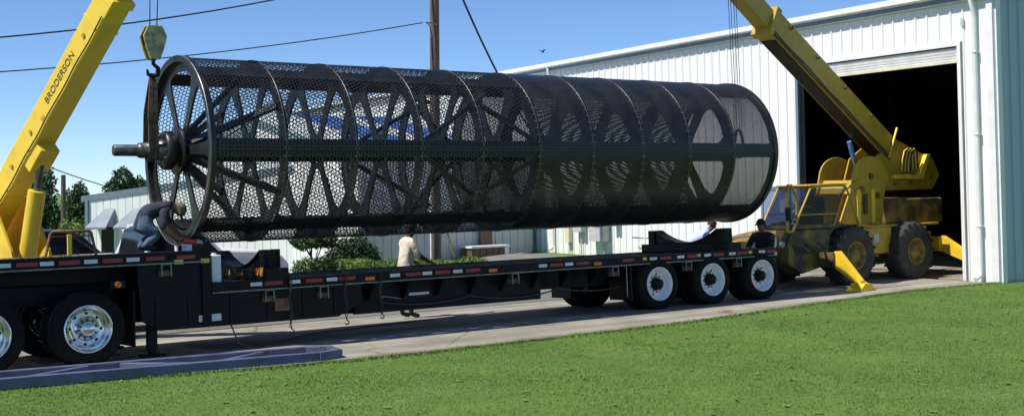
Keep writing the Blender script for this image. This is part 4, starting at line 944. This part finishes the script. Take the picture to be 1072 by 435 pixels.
def headgear(o, hc, face, upv, m, brim=None, r=.108, label=None, name='hair', low=-.15):
    hc = Vector(hc); f = Vector(face).normalized(); u = Vector(upv).normalized(); s = f.cross(u).normalized(); f = u.cross(s)
    mb = MB(); n, k = 16, 7; vs = []
    for i in range(k+1):
        el = low+(PI/2-low)*i/k
        for j in range(n):
            a = 2*PI*j/n; q = hc+(f*math.cos(a)*r*1.04+s*math.sin(a)*r*.90)*math.cos(el)+u*(math.sin(el)*r*1.08+.022); vs.append(q)
    mb.add(vs, [(i*n+j, i*n+(j+1) % n, (i+1)*n+(j+1) % n, (i+1)*n+j) for i in range(k) for j in range(n)], 0, True)
    h = mb.build(name, m, o)
    if brim:
        b = MB(); b0 = [hc+f*math.cos(a)*r*1.02+s*math.sin(a)*r*.88+u*.022 for a in span(-1.1, 1.1, 8)]; b1 = [hc+f*(math.cos(a)*r*1.0+.075)+s*math.sin(a)*r*.88+u*.006 for a in span(-1.1, 1.1, 8)]
        vs = b0+b1+[q-u*.008 for q in b0+b1]
        fs = [(i, i+1, 10+i, 9+i) for i in range(8)]+[(18+i, 27+i, 28+i, 19+i) for i in range(8)]+[(9+i, 10+i, 28+i, 27+i) for i in range(8)]
        b.add(vs, fs).build('cap_brim', m, h)
    return h
LEG = lambda s: [('pelvis', f'hip{s}', 2), (f'hip{s}', f'knee{s}', 2), (f'knee{s}', f'ankle{s}', 2), (f'ankle{s}', f'toe{s}', 3)]
ARM = lambda s: [('chest', f'sh{s}', 1), (f'sh{s}', f'elb{s}', 1), (f'elb{s}', f'wr{s}', 0)]
SPINE = [('pelvis', 'waist', 1), ('waist', 'chest', 1), ('chest', 'neck', 1)]
# standing man in the light shirt, behind the trailer, facing right, one arm forward on the deck
X, Y = 10.80, 18.75; K = .97; G0 = gz(X, Y)+.024
def at(dx, dy, z): return (X+dx*K, Y+dy*K, G0+z*K)
J = {'base': ((X, Y, G0), 0), 'pelvis': (at(-.02, 0, .92), .14), 'waist': (at(-.01, 0, 1.08), .135), 'chest': (at(.0, 0, 1.32), (.155, .13)), 'neck': (at(.07, 0, 1.50), .055),
     'hipl': (at(-.02, .09, .86), .10), 'kneel': (at(.0, .10, .48), .065), 'anklel': (at(-.04, .10, .09), .045), 'toel': (at(.14, .11, .04), .04),
     'hipr': (at(-.02, -.09, .86), .10), 'kneer': (at(.05, -.10, .48), .065), 'ankler': (at(.04, -.10, .09), .045), 'toer': (at(.22, -.11, .04), .04),
     'shl': (at(.02, .19, 1.42), .068), 'elbl': (at(.10, .25, 1.16), .052), 'wrl': (at(.30, .22, 1.02), .034),
     'shr': (at(.02, -.19, 1.42), .072), 'elbr': (at(.14, -.24, 1.17), .058), 'wrr': (at(.37, -.22, 1.05), .034)}
B = SPINE+LEG('l')+LEG('r')+ARM('l')+ARM('r'); head(J, B, 'neck', at(.12, 0, 1.64), (1, -.1, -.15))
hand(J, B, 'wrr', 'r', (.85, .1, -.35), (.1, 1, 0)); hand(J, B, 'wrl', 'l', (.85, -.1, -.35), (.1, 1, 0))
p1 = person('person', 'man in light tan shirt standing behind the trailer, reaching over the deck', J, B, ['skindark', 'tan', 'blackcloth', 'shoe'])
headgear(p1, at(.12, 0, 1.64), (1, -.1, -.1), (.1, 0, 1), 'hair', r=.104, name='hair', low=.1)
# worker crouching on the raised deck with a grinder at the drum rim
X, Y, K = 5.52, 16.50, 1.0
def at(dx, dy, z): return (X+dx*K, Y+dy*K, 1.432+z*K)
J = {'base': ((X, Y, 1.432), 0), 'pelvis': (at(-.20, .02, .44), .15), 'waist': (at(-.12, .0, .58), .15), 'chest': (at(.06, -.02, .68), (.18, .155)), 'neck': (at(.21, -.03, .67), .06),
     'hipl': (at(-.20, .12, .38), .108), 'kneel': (at(.0, .17, .26), .076), 'anklel': (at(-.20, .16, .08), .05), 'toel': (at(-.03, .18, .05), .042),
     'hipr': (at(-.20, -.09, .38), .108), 'kneer': (at(-.02, -.15, .24), .076), 'ankler': (at(-.24, -.14, .08), .05), 'toer': (at(-.07, -.16, .05), .042),
     'shl': (at(.10, .19, .62), .078), 'elbl': (at(.28, .26, .42), .056), 'wrl': (at(.36, .12, .23), .037),
     'shr': (at(.06, -.21, .60), .082), 'elbr': (at(.0, -.30, .34), .058), 'wrr': (at(.20, -.22, .19), .037)}
B = SPINE+LEG('l')+LEG('r')+ARM('l')+ARM('r'); HC = Vector(at(.29, -.06, .58)); head(J, B, 'neck', HC, (.45, -.25, -.85))
hand(J, B, 'wrr', 'r', (.9, .2, -.25), (.2, -.6, .6)); hand(J, B, 'wrl', 'l', (.6, -.6, -.3), (.2, .5, .6))
p2 = person('person', 'crouching man in dark shirt and jeans grinding the drum rim', J, B, ['skin', 'navy', 'jeans', 'shoe'])
headgear(p2, HC, (.45, -.25, -.85), (.75, -.10, .35), 'camo', r=.106, name='cap', low=-.05, brim=True)
gr = thing('angle_grinder', at(.44, -.12, .12), 'red angle grinder held by the crouching man', 'grinder')
MB().cyl(at(.30, -.20, .145), at(.52, -.10, .12), .040, .045, n=12).build('motor_housing', 'toolred', gr); MB().cyl(at(.52, -.10, .12), at(.62, -.055, .11), .048, .04, n=12).build('gear_head', 'boxgrey', gr)
MB().cyl(at(.585, -.09, .10), at(.592, -.10, .11), .075, n=20).build('disc', 'baresteel', gr); MB().cyl(at(.56, -.06, .14), at(.54, .02, .22), .016, n=8).build('side_handle', 'black', gr)
# stooping men at the back of the trailer: black clothes and cap; pale blue shirt
def stoop(name, label, X, Y, K, mats, lean, hgt, capm, brim, hairname, fdir=(-1, -.25, -.25), up=0.):
    f = Vector((fdir[0], fdir[1], 0)).normalized(); s = Vector((-f.y, f.x, 0))
    z0 = gz(X, Y)+.024
    def at(a, b, z): q = Vector((X, Y, z0))+f*a*K+s*b*K; return (q.x, q.y, z0+z*K)
    h = hgt
    J = {'base': ((X, Y, z0), 0), 'pelvis': (at(-.22, 0, h-.62), .145), 'waist': (at(-.20+lean*.2, 0, h-.50+up*1.2), .14), 'chest': (at(-.18+lean*.55, 0, h-.30+up), (.175, .14)), 'neck': (at(-.14+lean*.8, 0, h-.14+up*.4), .06),
         'hipl': (at(-.22, .11, h-.66), .105), 'kneel': (at(.16, .14, (h-.62)*.56), .07), 'anklel': (at(-.12, .14, .09), .048), 'toel': (at(.08, .15, .04), .042),
         'hipr': (at(-.22, -.11, h-.66), .105), 'kneer': (at(.14, -.14, (h-.62)*.56), .07), 'ankler': (at(-.14, -.14, .09), .048), 'toer': (at(.06, -.15, .04), .042),
         'shl': (at(-.16+lean*.6, .21, h-.23), .078), 'elbl': (at(.0+lean*.6, .27, h-.48), .057), 'wrl': (at(.20+lean*.5, .20, h-.58), .036),
         'shr': (at(-.16+lean*.6, -.21, h-.23), .078), 'elbr': (at(.0+lean*.6, -.27, h-.48), .057), 'wrr': (at(.20+lean*.5, -.20, h-.58), .036)}
    B = SPINE+LEG('l')+LEG('r')+ARM('l')+ARM('r'); HC = Vector(at(-.09+lean*.9, 0, h)); head(J, B, 'neck', HC, fdir)
    hand(J, B, 'wrr', 'r', f*.8+Vector((0, 0, -.4)), s); hand(J, B, 'wrl', 'l', f*.8+Vector((0, 0, -.4)), s)
    p = person(name, label, J, B, mats); headgear(p, HC, fdir, (0, 0, 1), capm, brim=brim, r=.106, name=hairname, low=.0); return p
stoop('person', 'man in black clothes and black cap behind the trailer end', 18.02, 16.95, 1.0, ['skin', 'blackcloth', 'blackcloth', 'shoe'], -.02, 1.40, 'blackcloth', True, 'cap')
stoop('person', 'man in pale blue shirt bending behind the rear cradle', 17.75, 18.55, 1.0, ['skin', 'paleblue', 'jeans', 'shoe'], .62, 1.43, 'hair', None, 'hair', (1, -.2, -.2), .10)
stoop('person', 'man in white shirt half hidden between the trailer and the crane', 18.46, 17.25, 1.0, ['skin', 'whitecloth', 'jeans', 'shoe'], .12, 1.33, 'hair', None, 'hair')
# crane operator
X, Y, K = 19.92, 17.27, .9
def at(dx, dy, z): return (X+dx*K, Y+dy*K, 1.5+z*K)
J = {'base': ((X, Y, 1.5), 0), 'pelvis': (at(0, 0, .06), .13), 'waist': (at(.02, 0, .20), .13), 'chest': (at(.03, 0, .36), (.16, .13)), 'neck': (at(.0, 0, .48), .055),
     'hipl': (at(-.02, .10, .03), .09), 'kneel': (at(-.42, .12, .04), .065), 'anklel': (at(-.55, .12, -.10), .045), 'toel': (at(-.68, .12, -.12), .04),
     'hipr': (at(-.02, -.10, .03), .09), 'kneer': (at(-.42, -.12, .04), .065), 'ankler': (at(-.55, -.12, -.10), .045), 'toer': (at(-.68, -.12, -.12), .04),
     'shl': (at(.02, .18, .42), .07), 'elbl': (at(-.12, .23, .22), .05), 'wrl': (at(-.36, .16, .20), .033), 'shr': (at(.02, -.18, .42), .07), 'elbr': (at(-.12, -.23, .22), .05), 'wrr': (at(-.36, -.16, .20), .033)}
B = SPINE+LEG('l')+LEG('r')+ARM('l')+ARM('r'); head(J, B, 'neck', at(-.03, 0, .60), (-1, -.3, 0)); hand(J, B, 'wrr', 'r', (-.9, .1, .2), (0, .6, .6)); hand(J, B, 'wrl', 'l', (-.9, .1, .2), (0, .6, .6))
p5 = person('person', 'crane operator in red shirt sitting inside the glazed cab', J, B, ['skin', 'toolred', 'jeans', 'shoe']); headgear(p5, at(-.03, 0, .60), (-1, -.3, 0), (0, 0, 1), 'hair', r=.103, low=.1)

# ------------------------------------------------------------------ vehicles behind the trailer
def car(name, label, x0, L, yn, wdt, z0, prof, roofp, paint, cat='car', wr=.32, wx=(.19, .81)):
    """side view profile in fractions of length: body outline and glasshouse outline, facing +X"""
    t = thing(name, (x0+L/2, yn+wdt/2, z0), label, cat); yc = yn+wdt/2
    def loft(poly, ins, nm, m, bev, top=None):
        mb = MB(); n_ = len(poly); rows = []
        hts = [q[1] for q in poly]; lo, hi = min(hts), max(hts)
        for side in (-1, 1):
            rows.append([(x0+L*a, yc+side*(wdt/2-ins[0]-(ins[1]-ins[0])*((h-lo)/(hi-lo))**1.5), z0+h) for a, h in poly])
        vs = rows[0]+rows[1]; mb.add(vs, [tuple(range(n_)), tuple(range(2*n_-1, n_-1, -1))]); mb.add(vs, [(i, (i+1) % n_, n_+(i+1) % n_, n_+i) for i in range(n_)])
        return mb.build(nm, m, t, bevel=bev)
    body = loft(prof, (0, .10), 'body', paint, .05); gh = loft(roofp, (.10, .26), 'cabin', 'darkglass', .03)
    hi = max(q[1] for q in roofp); top = [q for q in roofp if q[1] > hi-.05]; a0, a1 = min(q[0] for q in top), max(q[0] for q in top)
    MB().box(x0+L*a0-.02, x0+L*a1+.02, yc-wdt/2+.22, yc+wdt/2-.22, z0+hi-.02, z0+hi+.03).build('roof', paint, t, bevel=.02)
    lo = min(roofp, key=lambda q: q[1])[1]
    fr = max(roofp, key=lambda q: q[0]); 
    for side in (-1, 1):
        f = lambda a, h: (x0+L*a, yc+side*(wdt/2-.085-.16*((h-lo)/(hi-lo))**1.5), z0+h)
        MB().tube([f(fr[0], fr[1]), f(a1, hi)], .035, 6).build('pillar', paint, t)
        am = (a0+a1)/2; MB().tube([f(am, lo), f(am, hi)], .035, 6).build('pillar', paint, t); MB().tube([f(a0, hi), f(min(q[0] for q in roofp), lo)], .05, 6).build('pillar', paint, t)
        for w in wx:
            y = yc+side*(wdt/2+.012); wl = MB().lathe([(0, .19), (-.01, .21), (0, wr-.03), (.03, wr), (.17, wr), (.2, wr-.03)], axis='Y', n=28).build('wheel', 'tyre', t, local=True)
            wl.location = (L*w-L/2, y-yc, wr); wl.rotation_euler = (0, 0, 0 if side < 0 else PI); MB().lathe([(.005, .2), (.04, .17), (.05, .06), (.03, .001)], axis='Y', n=20).build('rim', 'brightsteel', wl, local=True)
            ar = MB().lathe([(-.008, wr+.075), (-.010, .02)], (x0+L*w, y-side*.004, z0+wr), 'Y', 28); ar.v = [(a, y-side*.006, b) for a, _, b in ar.v]; ar.build('wheel_arch', 'darkhole', t)
        MB().sphere((x0+L*.965, yc+side*(wdt/2-.25), z0+.68), .09, 10, 6, sc=(.8, 1.4, .7)).build('headlight', 'plasticwhite', t)
        MB().box(x0+L*.5, x0+L*.5+.14, *sorted((yc+side*(wdt/2-.02), yc+side*(wdt/2+.012))), z0+.80, z0+.83).build('door_handle', paint, t)
    return t
car('pickup_truck', 'white pickup truck parked behind the raised front deck', 4.3, 5.25, 20.9, 1.85, gz(7, 21.8)+.03, [(.0, .50), (.0, 1.30), (.01, 1.36), (.46, 1.36), (.47, 1.30), (.72, 1.34), (.76, 1.40), (.90, 1.36), (.97, 1.26), (.995, 1.10), (1.0, .60), (.99, .42), (.02, .42)],
    [(.475, 1.29), (.49, 1.78), (.515, 1.86), (.62, 1.86), (.655, 1.82), (.745, 1.36)], 'silver', 'pickup', wx=(.20, .82), wr=.38)
car('parked_suv', 'dark sport utility vehicle parked beyond the left crane', 3.3, 4.75, 23.9, 1.85, gz(5, 24.8)+.03, [(.0, .45), (.0, 1.0), (.02, 1.16), (.70, 1.16), (.80, 1.13), (.97, 1.02), (1.0, .85), (1.0, .40), (.98, .35), (.02, .35)],
    [(.02, 1.15), (.05, 1.78), (.10, 1.86), (.62, 1.87), (.68, 1.82), (.83, 1.14)], 'suv', 'suv', .37)
# ------------------------------------------------------------------ utility poles, wires, rope
up_ = thing('utility_pole', (18.3, 30, -.3), 'tall brown wooden utility pole rising behind the drum', 'pole')
MB().tube([(18.28, 30, -.6), (18.33, 30, 4), (18.42, 30, 10.5)], [.175, .155, .125], 16).build('shaft', 'polewood', up_)
MB().cyl((18.05, 29.86, -.6), (18.07, 29.87, 2.6), .03, n=8).build('conduit', 'plasticwhite', up_)
MB().tube([(18.36, 29.83, 7.05), (18.1, 29.8, 7.08), (18.0, 29.8, 7.08)], .02, 6).build('wire_bracket', 'baresteel', up_)
def wire(pts, r, lb): tag(MB().tube(pts, r, 6).build('power_line', 'wire'), lb, 'wire')
def cat3(a, b, sag, n=20): a = Vector(a); b = Vector(b); return [a.lerp(b, t)-Vector((0, 0, sag*4*t*(1-t))) for t in span(0, 1, n)]
wire(cat3((4.2, 30, 5.70), (19.0, 30, 9.15), .42), .022, 'upper power line crossing the sky at top left')
wire(cat3((2.0, 30, 4.75), (17.95, 30, 7.10), .28), .017, 'lower power line running to the utility pole')
wire([(17.95, 29.8, 7.10), (18.08, 29.8, 7.0), (18.17, 29.82, 6.7), (18.2, 29.83, 6.0)], .014, 'short wire drooping down the side of the utility pole')
wire(cat3((18.75, 30, 9.2), (24.4, 32.6, 3.4), .55), .035, 'thick dark service cable slanting down to the warehouse')
wire(cat3((10.9, 50, 3.95), (16.5, 50, 2.0), .15), .022, 'thin far wire above the small office roof')
p2_ = thing('utility_pole', (14.15, 55, -1.1), 'thin distant pole standing among the trees at left', 'pole'); MB().tube([(14.15, 55, -1.2), (14.15, 55, 3.1)], [.13, .10], 10).build('shaft', 'polewood', p2_)
p3_ = thing('light_post', (11.6, 50, -1.1), 'pale slim post beside the yellow crane', 'post'); MB().cyl((11.6, 50, -1.2), (11.6, 50, 2.2), .06, n=8).build('shaft', 'boxgrey', p3_)
tag(MB().tube(cat3((11.40, 18.35, 1.52), (11.62, 18.38, .98), .0, 4), .012, 6).build('tag_rope', 'ropeyellow'), 'thin yellow rope slanting from the drum to the deck', 'rope')
tag(MB().tube([(6.35, YN+.1, .40), (6.42, YN-.02, .12), (6.7, YN+.05, .032), (8.2, YN+1.5, .032), (12.5, YN+2.6, .032)], .011, 6).build('air_hose', 'hose'), 'thin dark hose trailing on the concrete under the trailer', 'hose')
ac = thing('air_conditioner', (22.0, 33.0, -.3), 'brown and white air conditioner unit against the wing wall', 'air conditioner')
MB().box(21.3, 22.75, 32.65, 33.35, -.6, .25).build('casing', 'brownwood', ac); MB().box(21.25, 22.8, 32.6, 33.38, .25, .31).build('top_cover', 'plasticwhite', ac); MB().box(22.6, 22.76, 32.635, 32.66, -.6, .25).build('side_panel', 'plasticwhite', ac)
for k in range(5): MB().box(21.36+k*.25, 21.40+k*.25, 32.63, 32.66, -.55, .22).build('grille_bar', 'meterdark', ac)

# ------------------------------------------------------------------ vegetation
def leaf_cloud(lobes, n, size, seed, flat=.5):
    g = np.random.default_rng(seed); out = []
    vol = np.array([l[3]*l[4]*l[5] for l in lobes]); cnt = np.maximum(30, (n*vol/vol.sum()).astype(int))
    for (cx, cy, cz, rx, ry, rz), k in zip(lobes, cnt):
        d = g.normal(size=(k, 3)); d /= np.linalg.norm(d, axis=1)[:, None]
        r = g.uniform(.35, 1, k)**.45*(1+.18*np.sin(d[:, 0]*7+d[:, 2]*5+seed)+.12*np.sin(d[:, 1]*11-d[:, 2]*9))
        p = np.stack([cx+d[:, 0]*r*rx, cy+d[:, 1]*r*ry, cz+d[:, 2]*r*rz], 1); out.append(p)
    P = np.concatenate(out); m = len(P); a = g.normal(size=(m, 3)); a /= np.linalg.norm(a, axis=1)[:, None]
    b = np.cross(a, g.normal(size=(m, 3))); b /= np.linalg.norm(b, axis=1)[:, None]; s = g.uniform(.6, 1.3, (m, 1))*size
    return np.stack([P-a*s, P-b*s*flat, P+a*s, P+b*s*flat], 1)
def tree(name, label, cat, base, lobes, n, size, m, seed, trunk_r, trunk_top, group=None, limbs=5):
    t = thing(name, base, label, cat, group); g = random.Random(seed); bx_, by_, bz_ = base
    mb = MB(); tt = Vector((bx_+g.uniform(-.2, .2), by_, trunk_top))
    mb.tube([base, Vector(base).lerp(tt, .5)+Vector((g.uniform(-.1, .1), 0, 0)), tt], [trunk_r, trunk_r*.75, trunk_r*.45], 10)
    for k in range(limbs):
        l = lobes[k % len(lobes)]; s0 = Vector(base).lerp(tt, g.uniform(.45, .95)); e = Vector((l[0], l[1], l[2]))+Vector((g.uniform(-.4, .4)*l[3], g.uniform(-.4, .4)*l[4], g.uniform(-.2, .4)*l[5]))
        mb.tube([s0, s0.lerp(e, .5)+Vector((0, 0, .1*l[5])), e], [trunk_r*.45, trunk_r*.3, trunk_r*.1], 6)
    mb.build('trunk', 'bark', t)
    V = leaf_cloud(lobes, n, size, seed)-np.array(base)
    soup('crown', V, [m], parent=t); return t
gt = 'trees behind the offices'
tree('broadleaf_tree', 'large dark green tree right of the yellow crane boom', 'tree', (14.2, 60, -1.2), [(14.1, 60, 2.2, .85, 1.2, 1.3), (14.5, 60.2, 2.9, .55, .9, .7), (13.6, 59.6, 1.3, 1.0, 1.2, 1.2), (14.6, 60, .8, .8, 1, 1.0)], 8000, .10, 'leafdark', 1, .22, 2.6, gt)
tree('broadleaf_tree', 'rounded dark tree between the far pole and the small office', 'tree', (16.6, 62, -1.2), [(16.6, 62, 1.5, .6, .9, 1.1), (16.75, 62, 2.25, .42, .6, .55), (16.5, 61.8, .4, .8, 1, 1.0)], 5500, .09, 'leafdark', 2, .18, 2.0, gt)
tree('broadleaf_tree', 'tall tree rising above the small office roof', 'tree', (22.2, 72, -1.2), [(22.0, 72, 3.1, .6, .9, .65), (22.9, 72, 2.7, .6, .9, .5), (21.4, 72, 2.6, .5, .8, .5), (22.3, 72, 2.0, 1.2, 1.2, .6)], 5000, .10, 'leafdark', 3, .2, 3.0, gt)
tree('broadleaf_tree', 'far dark tree mostly hidden behind the yellow crane turret', 'tree', (11.9, 60, -1.2), [(11.9, 60, 1.2, 1.2, 1.4, 1.6), (11.0, 60, .6, 1.2, 1.4, 1.3)], 6000, .11, 'leafdark', 4, .25, 1.8, gt)
tree('leafy_shrub', 'light green shrub at the foot of the far trees', 'shrub', (13.6, 52, -1.2), [(13.6, 52, .2, .7, .9, .9), (14.1, 52, -.1, .6, .8, .8), (13.0, 52, -.1, .8, .9, .8)], 6000, .07, 'leaflight', 5, .06, .2)
tree('leafy_shrub', 'bushy green shrub beside the small office corner', 'shrub', (14.6, 54, -1.2), [(14.6, 54, .1, .6, .9, 1.0), (14.9, 54, .6, .35, .6, .6)], 4000, .07, 'leafmid', 6, .08, .5)
tree('clipped_tree', 'small bright green multi-stem tree before the white wing wall', 'tree', (14.95, 31.2, gz(14.95, 31.2)), [(14.55, 31, .80, .36, .4, .24), (15.0, 31, .84, .40, .4, .24), (14.8, 31.1, 1.0, .40, .4, .26), (15.3, 31, .80, .26, .3, .22)], 9000, .042, 'leafmid', 7, .05, .6)
tree('round_bush', 'round dark green bush at the corner of the wing', 'bush', (15.95, 30.6, gz(15.95, 30.6)), [(15.85, 30.6, .22, .68, .65, .66), (15.45, 30.5, .10, .45, .5, .55), (16.25, 30.6, .10, .46, .5, .55)], 16000, .042, 'leafdark', 8, .05, .2)
tree('low_shrub', 'sparse low shrub beneath the small bright tree', 'shrub', (14.7, 30.2, gz(14.7, 30.2)), [(14.2, 30.2, .10, .35, .3, .26), (14.75, 30.2, .12, .4, .3, .26)], 2600, .04, 'leafmid', 9, .03, .0)
hd = thing('hedge', (17.6, 29.5, -.3), 'low clipped yellow-green hedge along the wing wall', 'hedge')
g = np.random.default_rng(11); nH = 30000
P_ = np.stack([g.uniform(15.0, 19.6, nH), g.uniform(29.1, 30.1, nH), g.uniform(-.55, .30, nH)], 1); P_[:, 2] += .04*np.sin(P_[:, 0]*3)+.03*np.sin(P_[:, 0]*7.3); P_[:, 2] -= .035*(P_[:, 0]-15.0)
a = g.normal(size=(nH, 3)); a /= np.linalg.norm(a, axis=1)[:, None]; b = np.cross(a, g.normal(size=(nH, 3))); b /= np.linalg.norm(b, axis=1)[:, None]; s = g.uniform(.6, 1.2, (nH, 1))*.035
soup('foliage', np.stack([P_-a*s, P_-b*s*.5, P_+a*s, P_+b*s*.5], 1)-np.array((17.6, 29.5, -.3)), ['leaflight'], parent=hd)
mb = MB()
for k in range(14): mb.cyl((15.2+k*.32, 29.6, -.9), (15.2+k*.32, 29.6, -.1), .02, n=5)
tag(mb.build('stems', 'bark', hd), kind='stuff')

# ------------------------------------------------------------------ bird
bd = thing('bird', (44.7, 60, 10.7), 'small dark bird gliding above the warehouse roof', 'bird')
bd.scale = (.65, .65, .65)
MB().sphere((44.7, 60, 10.7), .09, 10, 8, sc=(2.2, .9, .8)).build('body', 'meterdark', bd)
for s in (-1, 1):
    MB().add([(44.82, 60, 10.72), (44.62, 60, 10.72), (44.55+s*.0, 60-s*.35, 10.92), (44.66, 60-s*.75, 10.86), (44.80, 60-s*.4, 10.93)], [(0,1,2,4), (2,3,4)]).build('wing', 'meterdark', bd)
MB().add([(44.52, 60, 10.7), (44.32, 59.93, 10.69), (44.32, 60.07, 10.69)], [(0,1,2)]).build('tail', 'meterdark', bd)

for o in list(bpy.data.objects):
    if o.parent is None and o.name.split('.')[0] in ('flatbed_trailer', 'truck_tractor', 'cradle', 'chain', 'pry_bar', 'dirt_clods', 'steel_rack', 'yellow_stake', 'white_block', 'white_container', 'angle_grinder', 'air_hose'): tilt(o)
tilt(p2)
SC.render.engine = 'CYCLES'
SC.cycles.max_bounces = 8; SC.cycles.transparent_max_bounces = 16
